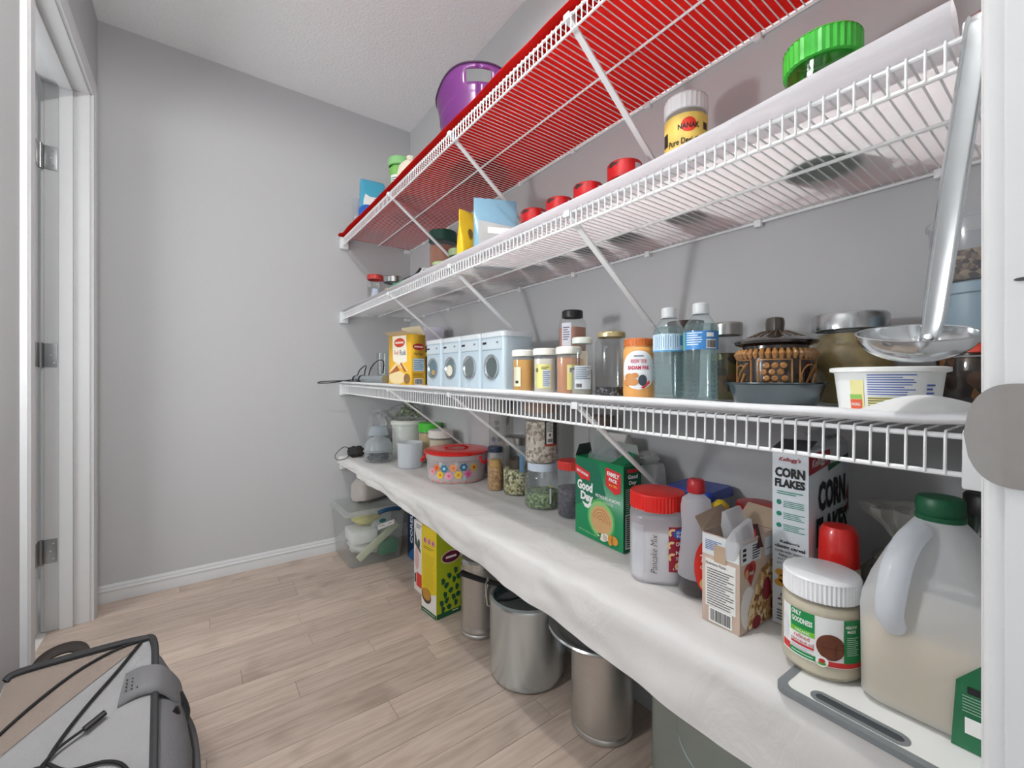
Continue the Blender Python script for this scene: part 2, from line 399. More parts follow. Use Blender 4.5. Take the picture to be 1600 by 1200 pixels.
for hz in (1.763, 1.028, .299):
    hg = G().tube([(-.461, 2.2985, hz-.046), (-.461, 2.2985, hz+.046)], .0062, 10).build('hinge', SAT, d1)
    G().box(-.457, DY1-.003, hz-.044, -.419, DY1-.0005, hz+.044).build('jamb_leaf', SAT, hg, .001)
    G().box(-.4658, 2.262, hz-.044, -.4635, 2.2975, hz+.044).build('door_leaf', SAT, hg, .0008)
    scr = G()
    for sx, sz in ((-.428, .028), (-.436, 0), (-.428, -.028)): scr.lathe([(0, -.0006), (.0034, -.0004), (.0034, .0006)], 10).v
    for k, (sx, sz) in enumerate(((-.428, .028), (-.436, 0), (-.428, -.028))):
        q = G().lathe([(0, .0016), (.0034, .001), (.0036, 0)], 10).xf(Matrix.Translation((sx, DY1-.003, hz+sz)) @ Matrix.Rotation(PI/2, 4, 'X'))
        q.build('screw', pm('D2D3D4', .25, 1), hg)
# near door frame with latch plate
t2 = link('trim_2', None); tag(t2, 'white door frame with steel latch plate beside the shelves', 'door frame', None, 'structure')
G().box(XJ, YN-.116, 0, XJ+.0175, YN+.001, DZ+.018).build('jamb', TRIM, t2, .002)
G().box(XL+.002, YN-.116, DZ, XJ, YN+.001, DZ+.018).build('head_jamb', TRIM, t2, .0015)
NP = [(0, 0), (.004, -.0005), (.008, .0005), (.0105, .003), (.0115, .008), (.0115, .02), (.014, .024), (.014, .056), (.011, .06), (0, .064)]
g = G(); k = len(NP)
for z in (0, DZ+.005):
    for a, b in NP: g.v.append((XJ+.004+b, YN+a, z))
g.f = [(i, (i+1) % k, k+(i+1) % k, k+i) for i in range(k)]+[tuple(range(k)), tuple(reversed(range(k, 2*k)))]
g.build('casing', TRIM, t2, smooth=25)
G().box(XL+.002, YN, DZ+.005, XJ+.068, YN+.013, DZ+.069).build('casing', TRIM, t2, .002)
# latch plate: flat on the jamb, its rounded lip curling past the casing into the pantry
g = G()
def plate(u, v):
    yy = -.03+u*(.0525+.03)
    z = .937-.067*v
    if u > .62:                                        # rounded end of the lip
        q = (u-.62)/.38; e = .0335*math.sqrt(max(0, 1-(max(0, q-.25)/.75)**2.6)); z = .9035+e*(1-2*v)
    x = XJ-.0016-(.004*max(0, (yy-.036)/.0165) if yy > .036 else 0)
    return (x, yy, z)
g.grid(plate, 40, 10)
g.v += [(a+.0014, b, c) for a, b, c in g.v]; nv = len(g.v)//2
g.f += [tuple(i+nv for i in reversed(f)) for f in g.f]
lp = g.build('latch_plate', pm('ABA6A2', .45, .7, .2, 40, .03, 200), t2)
G().lathe([(0, .0012), (.0035, .0008), (.004, 0)], 12).xf(Matrix.Translation((XJ-.0016, .0215, .909)) @ Matrix.Rotation(-PI/2, 4, 'Y')).build('screw', STEEL, lp)
G().lathe([(0, .0012), (.0035, .0008), (.004, 0)], 12).xf(Matrix.Translation((XJ-.0016, .0215, .889)) @ Matrix.Rotation(-PI/2, 4, 'Y')).build('screw', STEEL, lp)
decal(t2, 'scuff_mark', pm('4A4846', .8), [oval(0, 0, .0045, .0012), oval(.012, .0015, .001, .0006)], plane((XJ-.0002, .0265, 1.003), (0, -1, 0)), .0003)
# ceiling fixture: a shallow shade around the bulb, lower rim just under it
cl = thing('ceiling_light', 'shallow white drum shade holding a bulb on the ceiling', 'ceiling light', .12, .55, H)
G().lathe([(.15, -.155), (.152, -.155), (.152, -.02), (.152, 0), (.148, 0), (.15, -.02), (.15, -.155)], 40).build('shade', WHITE, cl)
G().lathe([(0, -.03), (.03, -.03), (.03, 0)], 20).build('socket', WHITE, cl)

wl = thing('fill_fixture', 'plain white fixture added out of view for the fill lamp', 'fill light fixture', XL, .85, 1.12)  # made-up fixture on the left wall, only there to carry the fill lamp
G().lathe([(0, .012), (.045, .012), (.05, .004), (.05, 0)], 28).xf(Matrix.Rotation(PI/2, 4, 'Y')).build('back_plate', WHITE, wl); G().lathe([(.016, .012), (.016, .03), (.012, .034)], 20).xf(Matrix.Rotation(PI/2, 4, 'Y')).build('socket', WHITE, wl)

# ------------------------------------------------------------------ wire shelves
PITCH = .0159
def shelf(z0, tilt, label, braces, lip=.04, wires=True):
    wm = G().tube([(W-.005, 0, 0), (XF+.004, 0, 0), (XF+.0005, 0, -.0012), (XF-.001, 0, -.005), (XF-.001, 0, -lip-.001)], .00145, 5).mesh('deck_wire', WIREW, smooth=60)
    r = thing('wire_shelf', label, 'shelf', 0, 0, z0, 0, 'white wire shelves on the right wall'); r.rotation_euler.x = math.atan(tilt)
    y0, y1 = .05, D-.012
    if wires:
        n = int((y1-.062)/PITCH)
        for i in range(n):
            o = link('deck_wire', wm, r); o.location = (0, .064+i*PITCH, 0)
    for nm, x, z, q in (('front_rail', XF+.003, -.005, .0032), ('lip_rail', XF+.0022, -lip, .003), ('middle_rail', .85, -.005, .0032), ('back_rail', W-.006, -.005, .0032)):
        G().tube([(x, y0, z), (x, y1, z)], q, 8).build(nm, WIREW, r)
    for by in braces:
        G().box(-.003, -.0075, 0, .003, .0075, .484).xf(Matrix.Translation((XF+.008, by, -.010)) @ Matrix.Rotation(math.radians(126.7), 4, 'Y')).build('brace', WIREW, r, .001)
        G().box(XF-.005, by-.009, -.014, XF+.014, by+.009, .001).build('brace_hook', WIREW, r, .002)
        G().box(W-.012, by-.008, -.325, W-.0005, by+.008, -.285).build('brace_foot', WIREW, r, .001)
    for cy in (.16, .46, .76, 1.06, 1.36, 1.66, 1.96, 2.26):
        G().box(W-.014, cy-.008, -.016, W-.0005, cy+.008, .0).build('wall_clip', WIREW, r, .002)
    for yy0, yy1 in ((YN+.0005, .082), (D-.024, D-.0005)):
        G().box(XF-.012, yy0, -.058, XF+.03, yy1, .004).build('end_bracket', PWHITE, r, .003)
        G().box(W-.04, yy0, -.02, W-.002, yy1 if yy0 > 1 else .062, -.002).build('end_clip', PWHITE, r, .002)
    return r
BR = (.68, 1.22, 1.76); BR3 = (.655, 1.22, 1.76)
Z1, T1, Z2, T2, Z3, T3, Z4 = 1.738, -.0095, 1.305, 0, .883, .0105, .503
shelf(Z1, T1, 'topmost white wire shelf, lined with red cloth', BR, .041)
shelf(Z2, T2, 'white wire shelf lined with white cloth, under the red lined one', BR, .036)
shelf(Z3, T3, 'white wire shelf at eye height carrying bottles and tins', BR3, .0455)
shelf(Z4, 0, 'lowest white wire shelf, hidden under a draped white tablecloth', (), .04, False)
s1 = lambda y: Z1+.0016+T1*y
s2 = lambda y: Z2+.0010
s3 = lambda y: Z3+.0078+T3*y
s4 = lambda y: Z4+.0085
def nz(x, y, z=0): return noise.noise(Vector((x, y, z)))
def sheet(name, label, mat, prof, zf, y0, y1, nv=120, rough=.002, cat='shelf liner', sc=9):
    """a cloth laid over a shelf: prof(y) gives the section (x, z over deck) from the wall to the front hem"""
    def f(u, v):
        yy = y0+(y1-y0)*v; P = prof(yy); q = u*(len(P)-1); i = min(int(q), len(P)-2); t = q-i
        x, z = P[i][0]*(1-t)+P[i+1][0]*t, P[i][1]*(1-t)+P[i+1][1]*t
        return (x+rough*1.5*nz(yy*sc, u*5, 3), yy, zf(yy)+z+rough*(nz(x*14, yy*sc, 1)+.3)*(1 if z > -.001 else .3))
    g = G().grid(f, 36, nv); o = g.build(name, mat, None, smooth=80); return tag(o, label, cat)
def over(y):                                          # 1 where a cloth passes over the plastic end brackets
    return max(0, min(1, (y-(D-.05))/.022), min(1, (.11-y)/.022))
def roll(h, front=0, back=.03):
    # flat deck, then the cloth's doubled edge rolling up over the front rail
    return [(1.042, .002), (.98, .002), (.9, .002), (.82, .002), (.74, .002), (.69, .002), (.668, .003), (XF-.003-front, .006), (XF-.009-front, .006+h*.35),
            (XF-.008-front, .006+h*.7), (XF-front, .006+h), (XF+back*.5, .006+h*.95), (XF+back, max(.0045, h*.5)), (XF+back+.01, .006)]
def h1(y): return .009+.006*nz(y*5, 2)+.010*math.exp(-((y-2.3)/.12)**2)
sheet('shelf_liner', 'red cloth lining the topmost wire shelf', cloth('C4221E', .32, .3), lambda y: roll(h1(y), .004+.009*over(y)), lambda y: Z1+T1*y+.0005+.005*over(y), .07, D-.004, rough=.0015)
def h2(y): return .010-.008*max(0, min(1, (y-1.35)/.3))+.003*nz(y*3, 7)+.022*math.exp(-((y-.05)/.28)**2)
sheet('shelf_liner', 'white cloth lining the wire shelf of red lidded jars', cloth('EDEDF0', .68, .3), lambda y: roll(h2(y), .003, .04), lambda y: Z2+.0005, .09, D-.03, rough=.0012)
def h3(y): return .012+.003*nz(y*4, 11)
sheet('shelf_liner', 'white padded liner on the shelf of water bottles and tins', cloth('F0F1F3', .25, .15), lambda y: [(a, b+.004*(a > .68)) for a, b in roll(h3(y), .004+.009*over(y), .025)], lambda y: Z3+T3*y+.0005+.003*over(y), .06, D-.02, rough=.0008)
def drop(y):
    if y > 2.16: return .03+.005*nz(y*9, 4)
    b = .05+.066*max(0, (1.75-y)/1.4)
    return b+.003*nz(y*5, 4)+.002*math.sin(y*23)
def p4(y):
    d = drop(y); wv = (.007*nz(y*6.5, 9)+.004*math.sin(y*17+nz(y*3, 2)*3)+.005*max(0, nz(y*14, 3))); far = 1 if y < 2.05 else .3
    x0 = XF-.004-.012*over(y)
    P = [(1.045, .003), (.99, .003), (.94, .0035), (.885, .004), (.86, .0075+.002*nz(y*20, 5)), (.84, .004), (.78, .0035), (.72, .0045), (.69, .006), (.668, .007), (x0, .002), (x0-.006, -.012)]
    P = [(a_, b_+.0042 if b_ > 0 else b_) for a_, b_ in P]
    for k in range(1, 9):
        q = k/8; P.append((x0-.007-(.002+wv*far*.7)*q, -.012-(d-.012)*q))
    return P
sheet('tablecloth', 'crumpled white tablecloth draped over the lowest shelf', cloth('DFDDDB', .12, .8, 9, (.7, 1, .55)), p4, lambda y: Z4+.004*over(y), .05, D-.003, 200, .003, 'tablecloth', 12)
# ------------------------------------------------------------------ topmost shelf
def mdl(x, y): return face(x, y)
t = thing('storage_tub', 'purple plastic tub with loop handles on red cloth', 'tub', .872, 1.40, s1(1.40)+.0055, math.radians(-122))
PURP = pm('70347A', .32, 0, .05, 10, 0, 0, None, .2)
TN = 64
def tub(u, v):
    a = 2*PI*u; k = max(0, abs(math.cos(a))-.25)/.75; hb = k*k*(3-2*k)
    zt = .255+.05*hb
    z = zt*v; r = .112+.048*v+(.003 if .58 < v < .62 or .66 < v < .70 else 0)
    return (r*math.cos(a), r*math.sin(a), z)
def tubskip(i, j):
    a = 2*PI*(i+.5)/TN; return abs(math.cos(a)) > .945 and 24 <= j <= 27
g = G().grid(tub, TN, 30, tubskip).lathe([(0, .001), (.112, .001)], TN)
b = g.build('tub_wall', PURP, t); m = b.modifiers.new('wall', 'SOLIDIFY'); m.thickness = .003; m.offset = -1
G().tube([tuple(Vector(tub(i/TN, 1))) for i in range(TN)], .004, 6, True).build('rim', pm('4A3A52', .3), t)
x, y = .79, 1.985
t = thing('powder_canister', 'tall light green canister with wide cap on red cloth', 'canister', x, y, s1(y)+.003, mdl(x, y))
LG = pm('8FCB86', .35); G().lathe([(0, 0), (.044, 0), (.046, .004), (.046, .2), (.052, .212), (.052, .216), (.04, .222), (.04, .232)], 32).build('body', pm('7DBE5E', .35), t)
G().lathe([(.05, .228), (.055, .232), (.055, .262), (.05, .268), (0, .27)], 32).build('cap', LG, t)
decal(t, 'paper_label', PAPER, [rect(-.028, 0, .04, .14)], cyl(.0462, 0, .11)); decal(t, 'stripe', pm('E6E05A', .5), [rect(.004, 0, .012, .17)], cyl(.0462, 0, .11))
lines(t, pm('5E7F96'), cyl(.0462, 0, .13), -.028, 0, .034, .08, 8, .0012)
x, y = .762, 2.30
t = thing('diaper_pack', 'blue and white plastic pack of wipes at the shelf end', 'package', x, y, s1(y)+.003, mdl(x, y)+.25)
G().loft([[(a*k, b*k2, z) for a, b, _ in rsq(.036, .062, .014, 0)] for z, k, k2 in ((0, .9, .95), (.03, 1, 1), (.2, 1, 1), (.262, .72, 1), (.276, .3, .98))]).build('pack', pm('49A9C9', .3), t)
sf = plane((.0362, 0, .13), (0, 1, 0)); decal(t, 'white_panel', PAPER, [poly((-.055, .02), (-.045, .06), (-.02, .048), (.05, .052), (.05, -.03), (-.055, -.03))], sf)
decal(t, 'blue_oval', pm('2C6FD0', .4), [oval(-.03, -.045, .05, .05)], sf, .0009); lines(t, pm('C77A8A'), sf, .02, .02, .04, .05, 6, .0013); lines(t, PAPER, sf, -.028, -.035, .05, .006, 1, .0015)
x, y = .723, 2.395
t = thing('clear_pouch', 'clear pouch with yellow and purple print against the end wall', 'pouch', x, y, s1(y)+.003, mdl(x, y)+.1)
G().loft([[(a*k, b, z) for a, b, _ in rsq(.016, .034, .008, 0)] for z, k in ((0, .8), (.03, 1), (.17, .8), (.21, .2))]).build('pouch', clear('EEF0F4', .3, 'DDE0EA', .1, 1.45, .4, 50), t)
sf = plane((.0165, 0, .08), (0, 1, 0)); decal(t, 'purple_print', pm('6E74B8'), [rect(.004, .02, .022, .12)], sf); decal(t, 'yellow_print', pm('E2CB3C'), [oval(-.02, -.05, .012, .03)], sf)
x, y = .755, 1.775
t = thing('cream_sack', 'rounded cream fabric sack peeking over red cloth edge', 'sack', x, y, s1(y)+.003, mdl(x, y))
G().lathe([(0, 0), (.045, 0), (.056, .03), (.055, .1), (.046, .14), (.028, .16), (.012, .164), (.016, .184), (0, .188)], 28, mod=lambda a, z, i: 1+.06*math.sin(5*a+z*20)).build('sack', pm('EDE3CF', .8, 0, .1, 20, .2, 60), t)

# ------------------------------------------------------------------ second shelf
def jarthing(name, label, cat, x, y, z, group=None, rz=None): return thing(name, label, cat, x, y, z, mdl(x, y) if rz is None else rz, group)
x, y = .795, 2.35
t = jarthing('spice_jar', 'empty glass jar with dull red lid by the end wall', 'jar', x, y, s2(y)+.003); vjar(t, .041, .2, .026, GLASS, pm('C23A34', .4), None, .92, .1, .043)
decal(t, 'paper_label', pm('B9C6DA', .6), [rect(.0, 0, .03, .1)], cyl(.0412, 0, .07))
x, y = .86, 2.245
t = jarthing('storage_jar', 'glass jar of pale nuts under a wide steel lid', 'jar', x, y, s2(y)+.003); vjar(t, .052, .178, .03, GLASS, STEEL, (.75, grain(['D9C6A2', 'B99C74', 'E6DABE', '9A8360'], 90)), .95, .08, .056)
t = thing('pouch_roll', 'green foil packet leaning along the white cloth edge', 'packet', .712, 1.79, s2(0)+.002, PI/2)
G().loft([[(xx, a*k, .027*(.55+.45*k)+b*k+.002*math.sin(xx*30)) for a, b, _ in rsq(.012, .026, .009, 0)] for xx, k in ((-.15, .25), (-.11, .9), (-.03, 1), (.05, 1), (.1, .75), (.13, .3))]).build('packet', pm('4E9B74', .4), t)
G().tube([(-.165, 0, .05), (-.1, 0, .053), (-.04, 0, .054)], .004, 8).build('clip', BLACK, t)
G().tube([(-.19, -.012, .074), (-.165, 0, .05)], .005, 8).build('clip_end', BLACK, t)
x, y = .80, 1.575
t = jarthing('steel_mug', 'small steel mug with pale green lid and loop handle', 'mug', x, y, s2(y)+.003)
G().lathe([(0, 0), (.036, 0), (.04, .006), (.041, .08), (.043, .083), (.041, .085)], 32).build('mug', STEEL, t)
G().lathe([(.034, .084), (.034, .098), (.03, .101), (0, .101)], 28).build('lid', pm('A9C48C', .45), t)
G().tube([(.02, -.036, .07), (.03, -.07, .068), (.032, -.082, .045), (.03, -.08, .02)], .005, 8, flat=.6).build('handle', PWHITE, t)
x, y = .945, 1.838
t = jarthing('storage_jar', 'tall jar of orange powder with dark green lid', 'jar', x, y, s2(y)+.003); vjar(t, .062, .325, .05, PLAST, pm('1F4F43', .35), (.92, pm('B97048', .8, 0, .2, 30)), .97, .05, .066)
x, y = .9, 1.605
t = jarthing('jar', 'squat jar with pale green screw lid on white cloth', 'jar', x, y, s2(y)+.003); vjar(t, .04, .178, .03, GLASS, pm('9DB38A', .45), (.6, grain(['6B5A48', '8C7A64'], 120)), .95, .1, .044)
x, y = .94, 1.50
t = jarthing('jar', 'narrow jar with mint green lid behind yellow pouch', 'jar', x, y, s2(y)+.003); vjar(t, .03, .2, .022, GLASS, pm('8FBF9A', .45), (.6, pm('B9A98C')), .95, .1, .032)
def pouch(name, label, x, y, z, wd, ht, th, mat, rz, lean=0):
    t = thing(name, label, 'pouch', x, y, z, rz)
    R = []
    for i in range(9):
        q = i/8; k = math.sin(PI*min(1, q*1.15+.12))**.7 if q < .8 else .12; zz = ht*q
        R.append([(max(.001, th*k)*a+lean*q, wd/2*b, zz) for a, b, _ in rsq(1, 1, .35, 0, 5)])
    G().loft(R).build('pouch', mat, t); return t
t = pouch('zip_pouch', 'yellow plastic zip pouch standing on white cloth', .775, 1.325, s2(0)+.003, .07, .225, .018, pm('F0C92E', .35, 0, .05, 10, .3, 30), face(.775, 1.3)+.75)
sf = plane((.0185, 0, .1), (0, 1, 0)); decal(t, 'print', pm('8A6A2E'), [oval(0, .045, .012, .014)], sf, .001); decal(t, 'white_print', PAPER, [rect(0, -.05, .05, .03)], sf, .001)
t = pouch('zip_pouch', 'blue edged clear zip pouch of granules leaning on jars', .80, 1.18, s2(0)+.003, .145, .225, .022, pm('7FABC2', .3, 0, .05, 8, .4, 25), face(.81, 1.175)+.2)
sf = plane((.0228, 0, .09), (0, 1, 0)); decal(t, 'window', pm('C9CCCB', .25, 0, .4, 14), [poly((-.06, -.08), (.055, -.08), (.06, .04), (-.06, .055))], sf, .001)
decal(t, 'granules', grain(['CFC6B4', 'A79C8A', 'E8E2D4'], 150), [oval(-.025, -.05, .03, .035)], sf, .0016); decal(t, 'window_print', PAPER, [rect(.01, .025, .08, .02), rect(.03, 0, .035, .03)], sf, .0014)
for i, (x, y, k, lab) in enumerate(((.965, 1.28, .92, 'red lidded glass jar half hidden behind blue edged pouch'), (.9, 1.103, .98, 'red lidded glass jar next to the blue edged pouch'), (.9, .977, .97, 'second red lidded glass jar from the blue edged pouch'),
                               (.9, .856, .97, 'second red lidded glass jar from the yellow labelled ghee jar'), (.9, .728, 1.02, 'red lidded glass jar next to the yellow labelled ghee jar'))):
    t = jarthing('pickle_jar', lab, 'jar', x, y, s2(y)+.003, 'red lidded jars on the white cloth')
    H_ = .183*k+(.004 if i == 1 else 0)
    vjar(t, .046*k, H_, .042*k, GLASS, pm('C8141A', .25, 0, .1, 10, 0, 0, None, .4), (.55, grain(['7A3B34', '57302B', '8C5A4E', 'A98878'], 100)), .84, .3, .044*k)
    decal(t, 'lid_print', pm('3A2A26', .4), [poly((-.026, .004), (-.012, .012), (.012, .008), (.002, .002), (-.016, -.003))], cyl(.044*k, -.5, H_-.014), .0006)
    decal(t, 'lid_panel', pm('D9DCE6', .35), [rect(.034, 0, .022, .022)], cyl(.044*k, .1, H_-.022), .0006)
x, y = .9, .554
t = jarthing('ghee_jar', 'plastic ghee jar with white cap and yellow grass label', 'jar', x, y, s2(y)+.003)
vjar(t, .046, .262, .036, clear('F2F0EC', .55, 'DCD2C8', .1), PWHITE, (.86, pm('D8C9A8', .6)), .93, .12, .047, 56)
sf = cyl(.0465, 0, .148); decal(t, 'label', pm('E8C966', .5), [rect(0, 0, .125, .13)], sf)
decal(t, 'sun', pm('D8331C', .5), [oval(.006, .038, .016, .016)], sf, .0008); text(t, 'NANAK', INK, sf, .006, .036, .012, .045, .0012, .03)
text(t, 'Pure Desi Ghee', pm('2E2310'), sf, .004, .004, .014, .084, .0012, .025); lines(t, pm('7A5A20'), sf, .004, -.01, .06, .008, 2, .001)
decal(t, 'grass', pm('8FA83C', .6), [poly(*[(-.06+i*.004, -.062), (-.058+i*.004, -.062+.012+.022*rnd.random()), (-.056+i*.004, -.062)]) for i in range(30)]+[rect(0, -.0625, .124, .004)], sf, .0008)
decal(t, 'cow', INK, [oval(-.016, -.024, .012, .006), oval(0, -.02, .005, .004), rect(-.022, -.032, .003, .008), rect(-.01, -.032, .003, .008)], sf, .0012)
decal(t, 'seal', DARK, [rect(.045, .036, .012, .016), rect(-.05, .02, .016, .03)], sf, .0012)
x, y = .885, .285
t = jarthing('storage_jar', 'big clear jar with bright green lid on white cloth', 'jar', x, y, s2(y)+.003); vjar(t, .06, .215, .042, GLASS, pm('3DBB3A', .3, 0, .04, 20, 0, 0, None, .4), (.4, grain(['7E9A70', '5E7A50'], 120)), .86, .3, .058, 70)

# ------------------------------------------------------------------ eye height shelf
t = thing('hair_straightener', 'silver and black rod tool with looping black cord', 'tool', .705, 2.38, s3(2.38)+.0224, -PI/2)
G().tube([(0, 0, .0), (.09, 0, 0)], .021, 14).build('handle', pm('B6C4CC', .25, .8), t); G().tube([(-.02, 0, 0), (.012, 0, 0)], .022, 14).build('grip_band', BLACK, t); G().tube([(.085, 0, 0), (.1, 0, 0)], .0222, 14).build('grip_band', BLACK, t)
G().tube([(.1, 0, 0), (.44, 0, 0)], .0195, 14).build('barrel', pm('C2CBCF', .2, .8), t)
def cr(pts, n=8):
    P = [Vector(p) for p in pts]; out = []
    for i in range(len(P)-1):
        p0, p1, p2, p3 = P[max(0, i-1)], P[i], P[i+1], P[min(len(P)-1, i+2)]
        for k in range(n):
            q = k/n; out.append(.5*((2*p1)+(p2-p0)*q+(2*p0-5*p1+4*p2-p3)*q*q+(3*p1-p0-3*p2+p3)*q**3))
    return out+[P[-1]]
G().tube(cr([(-.02, 0, 0), (-.05, -.02, -.004), (-.035, -.12, -.018), (.02, -.2, -.02), (.1, -.2, -.012), (.12, -.11, -.008), (.1, -.03, -.012), (.05, -.022, .0)]), .0028, 7).build('cord', BLACK, t)
G().tube(cr([(-.02, .005, .01), (-.05, .03, .05), (-.01, .05, .075), (.04, .03, .04), (.05, .022, 0)]), .003, 7).build('cord', BLACK, t)
G().tube(cr([(.09, .03, 0), (.08, .05, .06), (.15, .06, .095), (.27, .05, .09), (.32, .03, .03)]), .003, 7).build('cord', BLACK, t)
x, y = .82, 2.31
t = jarthing('drinking_glass', 'clear drinking glass beside the rod tool', 'glass', x, y, s3(y)); G().lathe([(0, .004), (.022, .004), (.024, .03), (.03, .165), (.031, .166), (.025, .02), (0, .012)], 28).build('glass', GLASS, t)
G().lathe([(0, .014), (.021, .014), (.023, .045), (0, .045)], 24).build('contents', pm('46545A', .5), t)
x, y = .865, 2.2
t = jarthing('small_bottle', 'slim pink bottle tucked behind the yellow rusk box', 'bottle', x, y, s3(y)); G().lathe([(0, 0), (.022, 0), (.023, .1), (.01, .13), (.01, .15), (0, .151)], 20).build('body', pm('C98A86', .4), t); G().lathe([(.012, .15), (.012, .175), (0, .176)], 16).build('cap', pm('A23A3A', .4), t)
def carton(name, label, cat, p1, p2, depth, ht, z, mats, group=None, top=True):
    """box from its two lower front corners; local +X is out of the front face, y runs across it (right seen from the front)"""
    a, b = Vector(p1), Vector(p2); wd = (b-a).length; c = (a+b)/2
    n = Vector((-(b-a).y, (b-a).x)).normalized()*-1
    if n.dot(-c) < 0: n = -n
    rz = math.atan2(n.y, n.x); t = thing(name, label, cat, c.x, c.y, z, rz, group)
    g = G().box(-depth, -wd/2, 0, 0, wd/2, ht)
    if not top: g.f.pop(1)
    o = g.build('carton', mats, t, .0012 if top else 0)
    if not top:
        m = o.modifiers.new('board', 'SOLIDIFY'); m.thickness = .0012; m.offset = -1
    # front and the two sides
    return t, wd, plane((0, 0, ht/2), (0, 1, 0)), plane((-depth/2, wd/2, ht/2), (-1, 0, 0)), plane((-depth/2, -wd/2, ht/2), (1, 0, 0))
YB = pm('EDB92E', .5, 0, .1, 12)
t, wd, F, Rr, Ls = carton('rusk_box', 'yellow rusk box with torn open flap beside washer tins', 'box', (.70, 1.885), (.74, 1.728), .075, .222, s3(1.8), YB, top=False)
decal(t, 'panel', pm('F4EEDC'), [poly((-.055, .108), (.045, .108), (.05, -.005), (-.005, -.02), (-.05, 0))], F); decal(t, 'badge', pm('D5432C'), [oval(-.003, .078, .038, .02)], F, .0009); decal(t, 'badge_band', pm('F3D9C8'), [rect(-.003, .078, .06, .009)], F, .0013)
text(t, 'Suji', pm('C9413A'), F, -.026, .034, .024, .034, .001, .01); text(t, 'Rusk', pm('33507A'), F, .022, .034, .024, .044, .001, .01)
decal(t, 'biscuit', pm('F0D9A8'), [oval(-.02, -.075, .06, .03), poly((-.08, -.05), (-.02, -.005), (-.005, -.03)), poly((.0, -.03), (.01, -.002), (.06, -.05))], F, .0008)
decal(t, 'biscuit_shadow', pm('B5652E'), [poly((-.08, -.06), (-.02, -.02), (.0, -.045)), poly((.0, -.012), (.012, -.01), (.05, -.05), (.03, -.05))], F, .0011); decal(t, 'walnut', pm('A27A4E', .6, 0, .5, 60), [oval(.05, -.08, .022, .022)], F, .0014)
decal(t, 'badge', pm('B3232A'), [oval(0, .058, .032, .014)], Rr, .0008); decal(t, 'badge_band', pm('F3D9C8'), [rect(0, .058, .048, .006)], Rr, .0012); text(t, 'Suji Rusk', pm('7A5A1E'), Rr, 0, .026, .014, .05, .001, .01); decal(t, 'table', pm('BFD3E0'), [rect(0, -.02, .06, .055)], Rr, .0008); lines(t, pm('6F93AF'), Rr, 0, -.02, .05, .045, 5, .0012); lines(t, pm('A97F2A'), Rr, 0, -.066, .06, .02, 4, .001, seed=5); barcode(t, Rr, 0, -.092, .04, .022)
G().add([(0, -wd/2, .222), (0, wd/2, .222), (.05, wd/2+.01, .232), (.05, -wd/2+.03, .23)], [(0, 1, 2, 3)]).build('flap', pm('D9C9A4', .7), t, smooth=0)
G().add([(-.075, -wd/2, .222), (-.075, wd/2, .222), (-.05, wd/2-.01, .262), (-.052, -wd/2+.02, .262)], [(0, 1, 2, 3)]).build('flap', pm('E2D6B6', .7), t, smooth=0)
x, y = .97, 1.985
t = thing('snack_box', 'lavender carton on a dark tin behind the rusk box', 'box', x, y, s3(y), mdl(x, y)); G().box(-.04, -.045, .0, .04, .045, .19).build('dark_base', pm('2E2A30', .5), t, .003); G().box(-.045, -.05, .19, .045, .05, .285).build('carton', pm('D3CFE0', .5), t, .003); decal(t, 'yellow_band', YELLOW, [rect(0, 0, .09, .02)], plane((.0405, 0, .15), (0, 1, 0)))
TIN = pm('BFD0DA', .35, 0, .03, 20)
def washer(x, y, rz, label, door):
    t = thing('washer_tin', label, 'tin', x, y, s3(y), rz, 'washing machine shaped tins'); hw, dp, ht = .063, .115, .168
    G().loft([rsq(dp/2, hw, .014, 0), rsq(dp/2, hw, .014, ht)]).build('body', TIN, t, smooth=50)
    G().loft([rsq(dp/2+.002, hw+.002, .015, ht), rsq(dp/2+.002, hw+.002, .015, ht+.014), rsq(dp/2-.004, hw-.004, .012, ht+.018)]).build('lid', pm('DDE4E8', .35), t, smooth=50)
    F = plane((dp/2, 0, 0), (0, 1, 0)); decal(t, 'control_panel', pm('CFDBE2', .35), [rect(0, ht-.022, hw*1.7, .03)], F); decal(t, 'brand_mark', INK, [rect(-.04, ht-.018, .022, .007)], F, .0012); decal(t, 'knob_mark', pm('7F8C94'), [rect(.03, ht-.018, .012, .006), rect(0, ht-.04, hw*1.7, .0012)], F, .0012)
    o = G().lathe([(.038, 0), (.04, .004), (.034, .005), (.03, .001)], 32).xf(Matrix.Translation((dp/2, 0, .074)) @ Matrix.Rotation(PI/2, 4, 'Y')).build('porthole_ring', pm('C4CCD0', .25, .9), t)
    decal(t, 'porthole', pm(door, .2), [oval(0, .074, .031, .031)], F, .001)
    if door == '6E7F80': decal(t, 'laundry', pm('EDE8D4'), [oval(-.006, .064, .022, .02)], F, .0016)
    if door == '5E7C86': decal(t, 'laundry', pm('B9955A'), [oval(.004, .058, .015, .01)], F, .0016)
    decal(t, 'latch_mark', pm('4A5054'), [poly((-.014, .043), (-.004, .038), (-.008, .046)), poly((.004, .038), (.016, .044), (.012, .048))], F, .0062)
for x, y, lab, dc in ((.80, 1.527, 'washing machine shaped tin touching the yellow rusk box', '5E7C86'), (.80, 1.385, 'washing machine shaped tin with cream laundry in its door', '6E7F80'), (.80, 1.250, 'washing machine shaped tin with dark door, beside the cream laundry one', '707A7A'), (.80, 1.116, 'washing machine shaped tin next to the yellow spice jars', '5C6868')):
    washer(x, y, PI+.02, lab, dc)
LY = pm('E3DC8A', .5)
